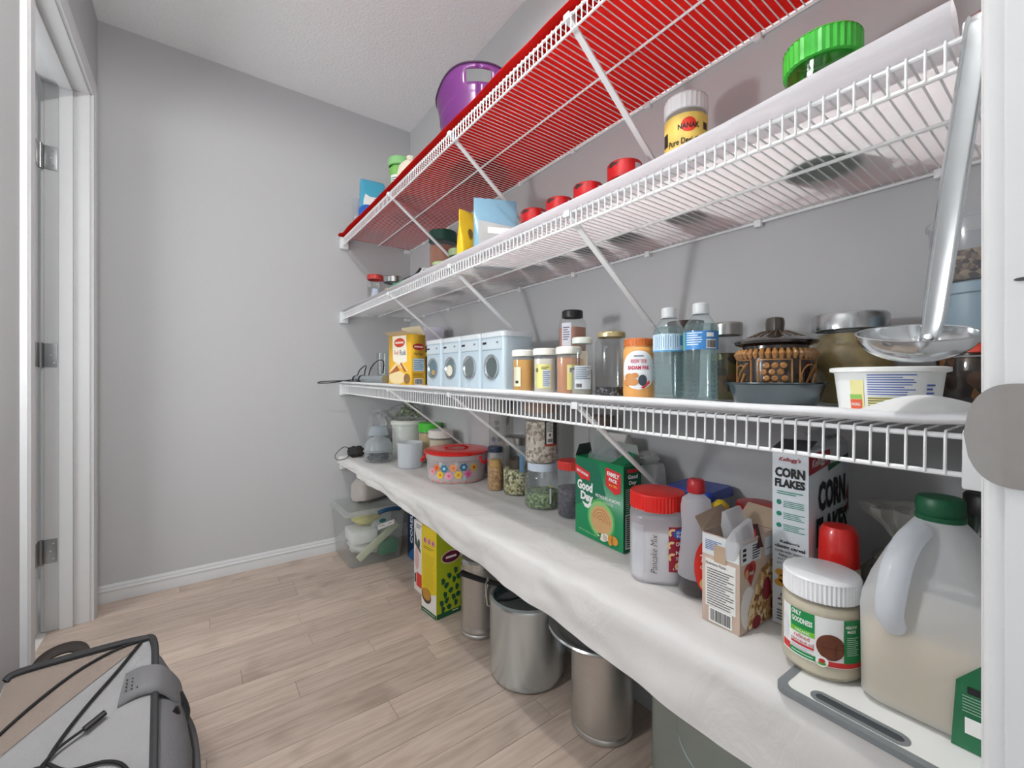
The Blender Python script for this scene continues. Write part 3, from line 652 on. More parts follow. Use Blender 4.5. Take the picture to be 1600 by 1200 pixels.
for x, y, lab, cm, body in ((.765, .985, 'small spice jar of yellow turmeric with white lid', pm('D79A1E', .6), None), (.765, .888, 'small spice jar with pale yellow label, beside turmeric', pm('E6DFD2', .6), None), (.765, .796, 'small spice jar of orange powder with white lid', pm('C8834E', .6), None)):
    t = jarthing('spice_jar', lab, 'jar', x, y, s3(y), 'white lidded spice jars'); r_ = .0315 if x else 0
    vjar(t, r_, .122, .018, PLAST, pm('EFEFE6', .45), (.9, cm), .93, .1, .033, 0, sq=lambda a: 1-.06*math.cos(4*a))
    sf = cyl(.032, 0, .045)
    if 'of yellow turm' in lab: decal(t, 'label', pm('E9E4C6'), [rect(-.018, 0, .022, .055)], sf, .001); decal(t, 'mark', DARK, [rect(-.018, -.015, .009, .008)], sf, .0016)
    elif 'pale' in lab:
        decal(t, 'label', LY, [rect(-.006, .002, .046, .064)], sf, .001); decal(t, 'table', pm('C6D0DC'), [rect(.004, -.004, .02, .046)], sf, .0016); lines(t, pm('6F7F97'), sf, .004, -.004, .018, .04, 8, .002); decal(t, 'leaf', pm('6B6A34'), [oval(-.022, .018, .004, .006)], sf, .0016); lines(t, pm('5A5A30'), sf, 0, .024, .02, .008, 2, .002)
    else: decal(t, 'label', LY, [rect(.012, 0, .032, .062)], sf, .001); barcode(t, sf, .012, .018, .02, .012, .0014)
x, y = .875, .895
t = jarthing('spice_jar', 'square spice jar with black lid and white label, on boxes', 'jar', x, y, s3(y)+.118)
vjar(t, .036, .118, .02, GLASS, BLACK, (.7, pm('C08A78', .7)), .8, .2, .03, 0, sq=lambda a: 1-.09*math.cos(4*a+PI)); decal(t, 'label', pm('E4E3EC'), [rect(-.018, 0, .03, .07)], cyl(.038, 0, .045)); lines(t, pm('6A6A80'), cyl(.038, 0, .05), -.018, 0, .02, .04, 6, .0012)
t = thing('spice_carton', 'low plain carton hidden behind the white lidded spice jars', 'box', .875, .895, s3(y), mdl(x, y)); G().box(-.042, -.042, 0, .042, .042, .118).build('carton', pm('CDBFA8', .7), t, .002); decal(t, 'print', pm('B98F5E'), [rect(0, .02, .06, .03)], plane((.042, 0, .06), (0, 1, 0)))
x, y = .744, .728
t = jarthing('glass_jar', 'slim glass jar with pale lid and paper label', 'jar', x, y, s3(y)); vjar(t, .0245, .14, .014, GLASS, pm('D6DCD4', .4), (.5, pm('9E9C92', .7)), .9, .2, .024); decal(t, 'label', pm('C4CCD2'), [rect(.002, 0, .042, .055)], cyl(.0249, 0, .045)); lines(t, pm('6C7884'), cyl(.0249, 0, .055), .002, 0, .036, .03, 7, .0012); barcode(t, cyl(.0249, 0, .026), -.008, 0, .014, .01, .0012)
x, y = .79, .678
t = jarthing('glass_jar', 'wide glass jar with gold lid, nearly empty of dark seeds', 'jar', x, y, s3(y)); vjar(t, .0375, .152, .012, GLASS, pm('C9B98A', .3, .7), (.16, grain(['2A2A2E', '44444A', '77777C', '1C1C20'], 220)), .82, .16, .033)
x, y = .79, .6
t = jarthing('malt_jar', 'orange jar of almond drink powder with ribbed lid', 'jar', x, y, s3(y)); vjar(t, .0335, .131, .016, pm('E2A45C', .4), pm('C8692A', .45), None, .9, .12, .032, 60)
sf = cyl(.034, 0, .058); decal(t, 'label', pm('E8ECEF'), [oval(0, .004, .04, .042)], sf); text(t, 'बादाम पाक', pm('C22A4A'), sf, 0, .022, .009, .034, .0012, .01); text(t, 'BADAM PAK', pm('C01E48'), sf, 0, .009, .0085, .046, .0012, .03)
decal(t, 'almonds', pm('C98A4E'), [oval(-.02, -.012, .012, .009), oval(-.012, -.022, .012, .008), oval(-.026, -.024, .01, .008), oval(-.008, -.008, .008, .006)], sf, .0012); decal(t, 'seeds', pm('3A4450'), [oval(.008, -.018, .009, .012)], sf, .0014); decal(t, 'peppers', pm('B9302A'), [poly((.004, -.034), (.022, -.018), (.024, -.024), (.01, -.036))], sf, .0016); lines(t, pm('66707A'), sf, 0, .034, .02, .006, 1, .0012)
WATER = clear('C4E8EC', .07, 'BFE4E6', .05, 1.2)
def bottle(x, y, lab, kind):
    t = jarthing('water_bottle', lab, 'bottle', x, y, s3(y), 'plastic water bottles'); r = .0315; p = [(0, .004), (.02, .002), (r*.92, 0), (r, .006)]
    z = .012
    for i in range(9): p += [(r, z), (r*.93, z+.0035), (r, z+.007)]; z += .0095
    p += [(r*.99, .1), (r*.99, .135), (r, .138), (r*.93, .147), (r*.6, .163), (.0125, .171), (.0125, .176)]
    G().lathe(p, 40).build('body', clear('FAFDFD', .08, 'D6EEF0', .05), t)
    G().lathe([(0, .006), (r*.9, .004), (r*.96, .012), (r*.95, .1), (r*.95, .135), (r*.86, .150), (0, .150)], 36).build('water', WATER, t)
    G().lathe([(.0142, .172), (.0148, .176), (.0148, .189), (.013, .191), (0, .191)], 36).build('cap', PWHITE, t); G().lathe([(.0155, .1695), (.0158, .1715), (.0125, .172)], 24).build('neck_ring', PWHITE, t)
    sf = cyl(r, 0, .1175)
    if kind:
        decal(t, 'label', pm('3F86C8', .4), [rect(0, 0, .09, .035)], sf, .0004); decal(t, 'edge', pm('7DBE5C'), [rect(-.036, 0, .006, .034)], sf, .0008); lines(t, pm('D5E6F4'), sf, -.012, .003, .03, .026, 6, .0008); barcode(t, sf, .02, -.007, .018, .014, .0008); decal(t, 'mark', PAPER, [rect(.017, .01, .014, .008)], sf, .001)
    else:
        decal(t, 'label', pm('C7DFEE', .4), [rect(0, 0, .09, .035)], sf, .0004); decal(t, 'fine_print', pm('6E8FAE'), [rect(-.028+i*.0045, .001, .0012, .03-.008*(i % 3 == 1)) for i in range(11)], sf, .0008); decal(t, 'edge', pm('9CCB8C'), [rect(.036, 0, .006, .034)], sf, .0008); decal(t, 'blue_band', pm('4E9FD2'), [rect(0, -.017, .09, .003), rect(.026, .004, .008, .02)], sf, .001)
bottle(.795, .528, 'sealed water bottle with pale label, beside the orange almond jar', 0)
bottle(.79, .455, 'sealed water bottle with deep blue label and barcode', 1)
x, y = .92, .567
t = jarthing('brown_cup', 'dark brown cup standing behind the water bottles', 'cup', x, y, s3(y)); G().lathe([(0, 0), (.026, 0), (.03, .01), (.032, .12), (.04, .172), (.04, .176), (.037, .176), (.028, .12), (0, .1)], 28).build('cup', pm('3A2A22', .4), t)
x, y = .87, .445
t = jarthing('pickle_jar', 'tall glass jar of olive brown pickles with steel lid', 'jar', x, y, s3(y)); vjar(t, .03, .158, .025, GLASS, pm('A9A6A2', .3, 1), (.72, grain(['5A4A22', '3A2C16', '7A6A2E', '2C2012', '66401E'], 55)), .9, .14, .0295)
# brown glazed pot in a foil tray
x, y = .81, .33
t = jarthing('foil_tray', 'crimped round foil tray under the brown glazed pot', 'tray', x, y, s3(y)); G().lathe([(0, .001), (.06, .001), (.062, .004), (.072, .036), (.078, .038), (.078, .040), (.073, .040), (.062, .005), (0, .003)], 72, mod=lambda a, z, i: 1+(.012 if i % 2 and .004 < z < .037 else 0)+.008*math.sin(3*a)).build('tray', pm('6E787C', .2, 1, .2, 25, .15, 40), t)
GLZ = pm('24160F', .15, 0, .4, 25, .1, 40, None, .6); AMB = pm('A8743A', .25, 0, .6, 70, .2, 80, None, .5)
t = jarthing('glazed_pot', 'dark brown glazed stoneware pot with grape relief and lid', 'pot', x, y, s3(y)+.0035)
G().lathe([(0, 0), (.05, 0), (.055, .006), (.058, .03), (.0575, .075), (.055, .088), (.05, .092), (.05, .1)], 48).build('pot', GLZ, t)
g = G()
for i in range(38):
    a = 2*PI*i/38; g.tube([(.0565*math.cos(a), .0565*math.sin(a), .076), (.059*math.cos(a), .059*math.sin(a), .084), (.055*math.cos(a), .055*math.sin(a), .092)], [.003, .0052, .003], 8)
g.build('bead_band', AMB, t)
for k in range(6):
    a0 = k*PI/3; g = G(); sf = cyl(.058, a0, .05)
    for xx in (-.024, .024): g.tube([sf(xx, -.028, .0), sf(xx, .024, .0)], .0016, 5)
    g.tube([sf(-.024+.006*i, .024, 0) for i in range(9)], .0014, 5)
    if k % 2 == 0:
        for r_, row in enumerate(((-.012, 0, .012), (-.016, -.004, .008), (-.012, 0, .014), (-.006, .006))):
            for xx in row: g.lathe([(.0058, 0), (.0048, .0028), (.0022, .0036), (0, .0024)], 8).v; n_ = 25; M = Matrix.Translation(sf(xx, .014-r_*.0105, -.0005)) @ Matrix.Rotation(a0+xx/.058, 4, 'Z') @ Matrix.Rotation(PI/2, 4, 'Y'); g.v[-n_:] = [tuple(M @ Vector(p)) for p in g.v[-n_:]]
    else:
        g.tube([sf(.02*math.cos(q*.5)-.002, .02*math.sin(q*.5)-.004, .0) for q in range(2, 12)], .0018, 5); g.tube([sf(-.016, -.02, 0), sf(0, .004, 0), sf(.016, .018, 0)], .0022, 5); g.tube([sf(.002, -.016, 0), sf(.012, .0, 0)], .003, 5)
    g.build('relief_panel', AMB, t)
ld = G().lathe([(.05, .098), (.062, .102), (.064, .106), (.058, .109), (.045, .113), (.03, .12), (.016, .126), (0, .127)], 48).build('lid', GLZ, t)
G().lathe([(.0135, .125), (.0145, .14), (.013, .147), (.008, .149), (0, .149)], 24, mod=lambda a, z, i: 1-(.06 if i % 2 else 0)).build('knob', pm('4A423A', .3, 0, .3, 40), ld)
g = G()
for i in range(24): a = 2*PI*i/24; g.tube([(.044*math.cos(a), .044*math.sin(a), .1135), (.02*math.cos(a+.1), .02*math.sin(a+.1), .1245)], .0012, 4)
g.build('lid_ribs', pm('5E4A34', .3), ld)
x, y = .945, .262
t = jarthing('spread_jar', 'large sloped glass jar of yellow pickle with steel lid', 'jar', x, y, s3(y)); GP = pm('BFA66E', .5, 0, .75, 55, .3, 60)
G().lathe([(0, 0), (.045, 0), (.05, .006), (.055, .055), (.066, .07), (.066, .08), (.056, .105), (.047, .126), (.047, .136)], 40).build('body', GLASS, t)
G().lathe([(0, .003), (.044, .003), (.049, .008), (.0535, .055), (.0645, .07), (.0645, .08), (.0545, .105), (.045, .126), (0, .127)], 40).build('contents', GP, t)
G().lathe([(.05, .132), (.056, .133), (.056, .158), (.053, .162), (0, .163)], 40).build('lid', pm('BFC1C2', .22, 1), t)
x, y = .745, .166
t = jarthing('margarine_tub', 'empty white margarine tub with ingredient text, rim up', 'tub', x, y, s3(y), rz=face(.745, .166)-.1)
ov = lambda a, z, i: 1/math.sqrt(math.cos(a)**2/.62+math.sin(a)**2)
TUB = pm('EEF0EE', .35)
G().lathe([(0, .001), (.048, .001), (.05, .004), (.056, .055), (.062, .057), (.062, .062), (.0575, .063), (.051, .006), (0, .004)], 56, mod=ov).build('tub', TUB, t)
osf = cyl(.0535, 0, .028, lambda a: 1/math.sqrt(math.cos(a)**2/.62+math.sin(a)**2)); osl = lambda x_, y_, d=0: (lambda p: Vector((p.x*(1+y_*2.0), p.y*(1+y_*2.0), p.z)))(osf(x_, y_, d))
decal(t, 'print', pm('E9E3A0'), [rect(-.032, 0, .018, .036), rect(.012, -.012, .06, .016)], osl, .0008); decal(t, 'orange_print', pm('E2603A'), [rect(-.034, -.014, .016, .013)], osl, .0013); decal(t, 'green_print', pm('8CC05A'), [rect(-.034, -.004, .016, .006)], osl, .0013); text(t, 'ORIGINAL', PAPER, osl, -.034, -.014, .004, .013, .0018, .02)
lines(t, pm('4A62B0'), osl, .01, .012, .056, .028, 9, .0012, .4); lines(t, pm('6A6A3A'), osl, .01, -.012, .056, .016, 5, .0013, .4, 8); lines(t, pm('4A62B0'), osl, .055, .004, .01, .02, 4, .0012)
x, y = .925, .098
t = jarthing('preserve_jar', 'jar of dark brown preserves with red lid, under a stack', 'jar', x, y, s3(y)); vjar(t, .05, .098, .012, GLASS, pm('D33A22', .4), (.92, grain(['2A1A10', '4A2E18', '7A4E22', '1E120C'], 60)), .95, .1, .052)
t = jarthing('lidded_box', 'grey blue plastic tub stacked between preserves and seeds', 'tub', x, y, s3(y)+.0985); G().lathe([(0, 0), (.048, 0), (.05, .004), (.053, .07), (.056, .072), (.056, .086), (.053, .088), (0, .088)], 40).build('tub', pm('8FA4B0', .4), t)
t = jarthing('seed_tub', 'clear takeout tub half full of brown seeds, topmost of its stack', 'tub', x, y, s3(y)+.187); G().lathe([(0, .001), (.049, .001), (.051, .004), (.057, .088), (.0605, .089), (.0605, .094), (.057, .0945)], 40).build('tub', clear('EEF1F4', .22, 'DDE2EA', .1), t); G().lathe([(0, .003), (.048, .003), (.0495, .006), (.053, .044), (0, .05)], 40).build('contents', grain(['7A6450', '5A4636', 'A08A70', '8A745E', '3E3026'], 160), t)
# ladle hooked over the shelf above
t = thing('ladle', 'large steel ladle hooked on the shelf edge by the door frame', 'ladle', .612, .113, .988)
LS = pm('D2D6D8', .16, 1); tl = Matrix.Rotation(math.radians(-14), 4, Vector((-.17, .98, 0))) @ Matrix.Rotation(math.radians(3), 4, 'X')
g = G().lathe([(0, -.0295)]+[(.049*math.sin(q*PI/24), -.0295*math.cos(q*PI/24)) for q in range(1, 13)]+[(.0505, .0008), (.049, .0015)]+[(.0478*math.sin(q*PI/24), .0006-.0283*math.cos(q*PI/24)) for q in range(12, 0, -1)]+[(0, -.0277)], 48).xf(tl)
g.build('bowl', LS, t)
hp = cr([(.025, -.004, -.012), (.028, -.008, .006), (.0275, -.012, .04), (.0235, -.026, .16), (.0195, -.04, .275), (.0195, -.0435, .312), (.026, -.0437, .3225), (.042, -.0437, .3232), (.062, -.0437, .3228)], 6)
g = G(); R = []
for i, p in enumerate(hp):
    a = hp[max(0, i-1)]; b_ = hp[min(len(hp)-1, i+1)]; tt = (b_-a).normalized(); q = i/(len(hp)-1); ww = .0078+.0035*math.sin(PI*min(1, q*1.2)); n_ = tt.cross(Vector((0, 1, 0))).normalized(); s_ = Vector((.12, 1, 0)).normalized()
    R.append([p+s_*sx*ww+n_*sz for sx, sz in ((-1, 0), (-.85, .0022), (-.6, .0006), (0, .0018), (.6, .0006), (.85, .0022), (1, 0), (.8, -.0012), (0, -.001), (-.8, -.0012))])
g.loft(R).build('handle', LS, t, smooth=50)
G().lathe([(.004, 0), (.0035, .0016), (0, .0022)], 12).xf(Matrix.Translation((.0255, -.006, -.003)) @ Matrix.Rotation(math.radians(-60), 4, 'Y')).build('rivet', STEEL, t)
t = thing('paper_sheet', 'torn scrap of white paper on shelf liner near the ladle', 'paper', .669, .115, s3(.1)+.0085, 0)
G().grid(lambda u, v: (-.019+.038*u, -.042+.105*v*(1-.25*u*v), .001+.019*u*math.sin(PI*min(1, .25+.62*(1-v)))**.8+.0015*math.sin(v*5)), 6, 12).build('sheet', pm('DADCDB', .7), t, smooth=60)
# ------------------------------------------------------------------ lowest shelf
def blob(name, mat, t, rx, ry, rz_, seed, amp=.18, n=28, m_=16, sc=3.0, flat=.0, zoff=0):
    def f(u, v):
        a = 2*PI*u; b = PI*v; d = Vector((math.sin(b)*math.cos(a), math.sin(b)*math.sin(a), -math.cos(b)))
        k = 1+amp*noise.noise(d*sc+Vector((seed, seed*.7, 0)))+amp*.5*noise.noise(d*sc*2.7+Vector((0, seed, 0)))
        z = rz_*(1+d.z*k)
        return (rx*d.x*k, ry*d.y*k, max(flat, z)+zoff)
    return G().grid(f, n, m_).build(name, mat, t, smooth=50)
FILM = clear('F2F4F5', .14, 'E8ECEF', .12, 1.5, .9, 28)
x, y = .835, 2.39
t = thing('plastic_bag', 'clear crinkled plastic bag slumped in the shelf corner', 'bag', x, y, s4(y)+.003, mdl(x, y))
blob('film', clear('F4F5F6', .42, 'E4E4E4', .12, 1.5, 1, 24), t, .06, .07, .125, 3, .32); blob('dark_contents', pm('5A524E', .7, 0, .3, 20, .4, 40), t, .04, .048, .07, 5, .25)
x, y = .69, 2.40
t = thing('charger', 'dark bundled charger with thin looping cable at the shelf end', 'charger', .70, 2.385, s4(y)+.003, mdl(x, y))
blob('pouch', pm('2A2826', .7, 0, .2, 20, .3, 50), t, .03, .045, .03, 8, .25)
G().tube(cr([(.02, -.03, .05), (.05, -.06, .065), (.07, -.1, .03), (.075, -.09, .004), (.05, -.05, .004), (.03, -.03, .02), (.02, -.02, .03)]), .0022, 6).build('cable', pm('3A3836', .5), t)
x, y = .76, 2.195
t = thing('cake_dome', 'small clear domed food box on a black tray', 'food box', x, y, s4(y)+.003, mdl(x, y))
G().lathe([(0, .002), (.06, .002), (.072, .01), (.07, .05), (.073, .054)], 36).build('base', clear('F4F6F8', .22, 'DCE4E8', .06), t)
G().lathe([(.076, .054), (.076, .06), (.07, .062), (.066, .09), (.05, .115), (.026, .126), (.024, .13), (0, .13)], 36, mod=lambda a, z, i: 1+(.025*math.cos(12*a) if .062 < z < .12 else 0)).build('dome', clear('F4F8FA', .42, 'E4ECF0', .06), t)
blob('cutlery', pm('1E2022', .4), t, .05, .05, .026, 4, .35, flat=.008); G().tube([(.03, -.04, .012), (.06, -.03, .05), (.062, .02, .052), (.04, .045, .02)], .006, 7).build('black_strap', BLACK, t)
t = thing('cup_lid', 'pale plastic dome lid resting on a bundle by the corner', 'lid', .772, 2.235, s4(y)+.134, .4)
G().lathe([(.05, 0), (.052, .003), (.05, .006), (.044, .03), (.034, .046), (.02, .05), (0, .05)], 32).build('lid', clear('EEF2F6', .6, 'DCE6EE', .1), t)
x, y = .945, 2.245
t = thing('white_bucket', 'white plastic bucket wrapped in film at the back', 'bucket', x, y, s4(y)+.003, mdl(x, y))
G().lathe([(0, .001), (.082, .001), (.084, .005), (.09, .175), (.097, .178), (.097, .195), (.093, .197), (.09, .18), (.08, .006), (0, .004)], 40).build('bucket', pm('E3E4DC', .4), t)
G().lathe([(.092, .196), (.09, .2), (0, .2)], 40).build('lid', pm('E9E8E0', .45), t)
G().grid(lambda u, v: ((.101+.006*nz(u*9, v*7))*math.cos(-.9+1.8*u), (.101+.006*nz(u*9, v*7, 2))*math.sin(-.9+1.8*u), .01+.175*v), 20, 16).build('film', FILM, t, smooth=60)
t = thing('herb_bag', 'clear bag of dried green leaves lying on the bucket', 'bag', x-.015, y-.02, s4(y)+.204, mdl(x, y))
blob('film', clear('EEF1EE', .12, 'E2E6E2', .1, 1.5, .8, 30), t, .085, .1, .045, 11, .25)
g = G()
for i in range(130):
    a, q = rnd.uniform(0, 2*PI), math.sqrt(rnd.random()); c = Vector((.055*q*math.cos(a), .01+.07*q*math.sin(a), .025+.1*(1-q)*rnd.uniform(.6, 1))); d = Vector((rnd.uniform(-1, 1), rnd.uniform(-1, 1), rnd.uniform(-.3, 1))).normalized(); e = d.cross(Vector((rnd.random(), 1, .3))).normalized()
    ln = rnd.uniform(.026, .042); g.add([c-d*ln*.5, c+e*.007, c+d*ln*.5, c-e*.007], [(0, 1, 2, 3)])
o = g.build('leaf_heap', grain(['6E8350', '8E9F6C', '56683E', 'A5B28A'], 60), t, smooth=0); o['kind'] = 'stuff'
x, y = .835, 1.968
t = thing('measuring_cup', 'frosted white plastic cup with film beside the red lidded pot', 'cup', x, y, s4(y)+.003, mdl(x, y)); G().lathe([(0, .001), (.054, .001), (.056, .005), (.06, .118), (.062, .12), (.059, .12), (.054, .006), (0, .004)], 36).build('cup', clear('F8FAFC', .7, 'F3F7FB', .12), t)
x, y = .975, 2.045
t = jarthing('nut_butter_jar', 'jar of tan butter with bright green lid at the back', 'jar', x, y, s4(y)+.003); vjar(t, .055, .2, .045, PLAST, pm('4CC238', .35), (.95, pm('C9A86E', .6)), .95, .1, .058)
x, y = .955, 1.88
t = jarthing('powder_jar', 'jar of cream powder with wide off white lid', 'jar', x, y, s4(y)+.003); vjar(t, .055, .18, .036, PLAST, pm('E2DDD6', .45), (.93, pm('D9C9A8', .7)), .95, .08, .06)
# flowered pot with red lid
x, y = .905, 1.635
t = jarthing('flowered_pot', 'clear flowered cake pot with red lid and red clasps', 'pot', x, y, s4(y)+.003)
G().lathe([(0, .001), (.118, .001), (.121, .005), (.125, .088), (.129, .092), (.129, .112), (.126, .114)], 56).build('pot', clear('FAFAFB', .55, 'F8F6F8', .06), t)
G().lathe([(0, .004), (.114, .004), (.117, .02), (.118, .05), (0, .052)], 48).build('contents', pm('E6D3CE', .8, 0, .3, 14), t)
ld = G().lathe([(.129, .112), (.138, .116), (.139, .121), (.132, .126), (.1, .13), (.06, .127), (.03, .126), (0, .126)], 56).build('lid', pm('E01A10', .3, 0, .03, 10, 0, 0, None, .3), t)
G().tube([(-.02, -.05, .127), (-.01, -.03, .136), (-.01, .03, .136), (-.02, .05, .127)], .008, 8, flat=.5).build('lid_grip', pm('D8180E', .3), ld)
sf = cyl(.1235, 0, .05)
for k, (fx, fy, c1, c2) in enumerate(((-.085, .014, 'E8813A', 'D84A2A'), (-.05, .012, '2E7F9C', 'C8DCE8'), (-.012, .016, 'F0A070', 'D88A3A'), (.03, .018, '1F6E8C', 'B8D4E4'), (-.068, -.014, 'F2C83A', 'E08A2A'), (-.03, -.016, 'F0A0B8', 'D86A88'), (.008, -.012, 'F2CE4A', 'E09A3A'), (.048, -.01, 'D86A9A', 'C04A7A'), (.075, .014, 'E0B04A', 'B8502A'), (-.11, -.004, 'EFA9B4', 'D87A88'))):
    sh = [oval(fx+.0105*math.cos(q*PI/3), fy+.0105*math.sin(q*PI/3), .0062, .0062) for q in range(6)]
    decal(t, 'flower', pm(c1, .5), sh, sf, .0008+.0001*k); decal(t, 'flower_centre', pm(c2, .5), [oval(fx, fy, .006, .006)], sf, .0022)
decal(t, 'leaves', pm('A8CBD6', .5), [oval(-.068+.034*i, .03-.055*(i % 2), .006, .012) for i in range(5)], sf, .0007)
decal(t, 'base_stripes', pm('E88A78', .5), [rect(-.11+i*.03, -.042, .015, .006) for i in range(8)], sf, .0008)
for aa in (-1.55, .95):
    sg = cyl(.13, aa, .085); G().tube(cr([sg(-.012, .02, .002), sg(-.016, .008, .006), sg(-.008, -.004, .012), sg(.012, -.006, .016), sg(.02, .004, .018)]), .006, 8).build('clasp', pm('D8202A', .35), t)
t = thing('gift_bag', 'crumpled red and purple plastic bag beside the flowered pot', 'bag', 1.02, 1.522, s4(0)+.003, mdl(.985, 1.53)); blob('film', pm('C98A9C', .35, 0, .5, 25, .5, 30), t, .018, .024, .062, 21, .3); blob('purple_fold', pm('8A78B0', .35, 0, .3, 25, .5, 30), t, .014, .02, .09, 24, .3)
x, y = .93, 1.373
t = jarthing('grain_jar', 'slim plastic jar of orange lentils with dark blue lid', 'jar', x, y, s4(y)+.003); vjar(t, .0295, .165, .02, PLAST, pm('26304A', .4), (.62, grain(['C99A52', 'B8843E', 'D9B06A', 'A8743A'], 170)), .95, .05, .029); G().lathe([(0, .088), (.026, .09), (.02, .115), (0, .122)], 20).build('yellow_bag', pm('DDA428', .6, 0, .3, 60), t)
x, y = .997, 1.44
t = jarthing('patterned_canister', 'clear canister with grey swirl print behind slim lentil jar', 'canister', x, y, s4(y)+.003); vjar(t, .043, .345, .04, clear('EEF0F0', .4, 'CFCFCB', .08), pm('A8A8A4', .4), (.5, grain(['E6E2DA', 'CFC8BC'], 140)), .95, .04, .046)
sg = cyl(.0434, 0, .22); g = []
for i in range(7):
    cx_, cy_ = rnd.uniform(-.045, .045), rnd.uniform(-.05, .045)
    g += [oval(cx_+.008*math.cos(q*PI/4), cy_+.008*math.sin(q*PI/4), .0022, .0022) for q in range(8)]+[oval(cx_, cy_, .0035, .0035)]
decal(t, 'swirl_print', pm('3E3E40'), g, sg, .0006)
x, y = .968, 1.286
t = jarthing('grain_jar', 'tall glass jar of mixed seeds with brushed steel lid', 'jar', x, y, s4(y)+.003); vjar(t, .051, .212, .03, GLASS, pm('A9A8A4', .3, 1), (.5, grain(['D9D2A8', 'B8B488', '8A8A5E', 'E6E0C4', '6A6A52', 'C4BC8E'], 130)), .95, .06, .05); decal(t, 'blue_strip', pm('7FA8CC', .5), [rect(.02, 0, .02, .07)], cyl(.0512, 0, .12)); G().lathe([(0, .09), (.03, .092), (.028, .125), (0, .14)], 20).build('spice_bag', pm('4A3A26', .6, 0, .4, 50), t)
x, y = .937, 1.104
t = jarthing('grain_jar', 'squat jar of green mung beans with pale blue lid', 'jar', x, y, s4(y)+.003); vjar(t, .057, .148, .026, PLAST, pm('D6E2F0', .4), (.42, grain(['7E9A5A', '5E7A46', 'A8BC86', '92A06A', '44603A'], 150)), .8, .22, .048); decal(t, 'yellow_strip', pm('D9C23A', .5), [rect(.0, .022, .006, .008)], cyl(.0573, .5, .055)); decal(t, 'white_strip', PAPER, [rect(.0, -.01, .006, .05)], cyl(.0573, .5, .055))
t = jarthing('oats_jar', 'clear jar of rolled oats with black label, atop mung beans', 'jar', .937, 1.104, s4(y)+.1525); vjar(t, .056, .205, .04, clear('F0F0EE', .2, 'DEDAD2', .06), pm('B08F7C', .4), (.82, grain(['E2DCD2', 'CFC4B6', 'EFEAE2', 'A8968A', 'DCD2C6', '8C7A6E'], 110)), .95, .05, .054)
sf = cyl(.0563, .62, .1); decal(t, 'label', pm('2A2220'), [rect(0, 0, .05, .085)], sf); decal(t, 'label_panel', pm('E9E6E0'), [rect(-.008, 0, .024, .07)], sf, .0009); lines(t, pm('5A5450'), sf, -.008, .018, .02, .03, 7, .0013); barcode(t, sf, -.008, -.024, .018, .012, .0012); decal(t, 'mark', INK, [rect(-.008, -.006, .006, .008)], sf, .0014); decal(t, 'fruit_print', pm('B8402E'), [rect(.0, -.039, .05, .006)], sf, .0012)
x, y = .946, .972
t = jarthing('grain_jar', 'plastic jar of dark purple beans with red lid', 'jar', x, y, s4(y)+.003); vjar(t, .043, .172, .026, PLAST, pm('D8342C', .4), (.6, grain(['2E2838', '44384A', '1E1A28', '5A4A58'], 110)), .92, .1, .043, 60)
x, y = .995, .895
t = jarthing('seasoning_jar', 'tall jar with brown lid behind the green cookie box', 'jar', x, y, s4(y)+.003); vjar(t, .037, .315, .035, GLASS, pm('7A6456', .4), (.7, pm('C9BFB0', .7)), .95, .06, .039)
# green cookie box
GB = pm('0B8A55', .4, 0, .08, 6)
t, wd, F, Rr, Ls = carton('cookie_box', 'green cookie box torn open at the top', 'box', (.852, .859), (.835, .679), .062, .212, s4(0)+.004, GB, top=False)
decal(t, 'shade_panel', pm('0A6E50', .4), [poly((-.09, .1), (.0, .1), (.03, .02), (-.09, -.03))], F, .0004); decal(t, 'brand_flag', pm('D8232A'), [poly((-.088, .083), (-.03, .068), (-.03, .046), (-.052, .048), (-.062, .044), (-.088, .062))], F, .0009); text(t, 'BRITANNIA', PAPER, F, -.059, .064, .008, .048, .0013, .03, 0, -.22)
text(t, 'Good', PAPER, F, -.05, .03, .026, .062, .0012, .05, 0, -.04); text(t, 'Day', PAPER, F, -.042, -.001, .03, .05, .0012, .05, 0, -.04); decal(t, 'smile', PAPER, [poly((-.062, -.012), (-.05, -.026), (-.036, -.028), (-.024, -.016), (-.026, -.006), (-.038, -.018), (-.05, -.016))], F, .0011)
decal(t, 'family_badge', pm('D6262B'), [poly((.03, .094), (.083, .086), (.083, .038), (.062, .03), (.03, .048))], F, .0008); text(t, 'FAMILY', PAPER, F, .057, .078, .011, .042, .0013, .04, 0, -.1); text(t, 'PACK', PAPER, F, .057, .064, .009, .03, .0013, .04, 0, -.1); text(t, '8 x 75g', YELLOW, F, .057, .05, .007, .03, .0013, .03, 0, -.1)
text(t, 'PISTACHIO-ALMOND', PAPER, F, .038, .014, .008, .09, .0012, .02, 0, -.03); text(t, 'COOKIES', pm('C9D9CC'), F, .04, .002, .007, .036, .0012, .01, 0, -.03)
decal(t, 'glow_ring', pm('4FA85A'), [oval(.012, -.044, .052, .052)], F, .0007); decal(t, 'glow_core', pm('8FC67A'), [oval(.012, -.044, .046, .046)], F, .001)
decal(t, 'cookie', pm('DCAE78', .6, 0, .25, 40), [oval(.014, -.046, .039, .037)], F, .0013)
decal(t, 'cookie_rings', pm('B9814A'), [poly(*[(.014+r_*math.cos(q*.3), -.05+r_*math.sin(q*.3)) for q in range(0, 11)]+[(.014+(r_-.003)*math.cos(q*.3), -.05+(r_-.003)*math.sin(q*.3)) for q in range(10, -1, -1)]) for r_ in (.033, .025, .017, .009)], F, .0016)
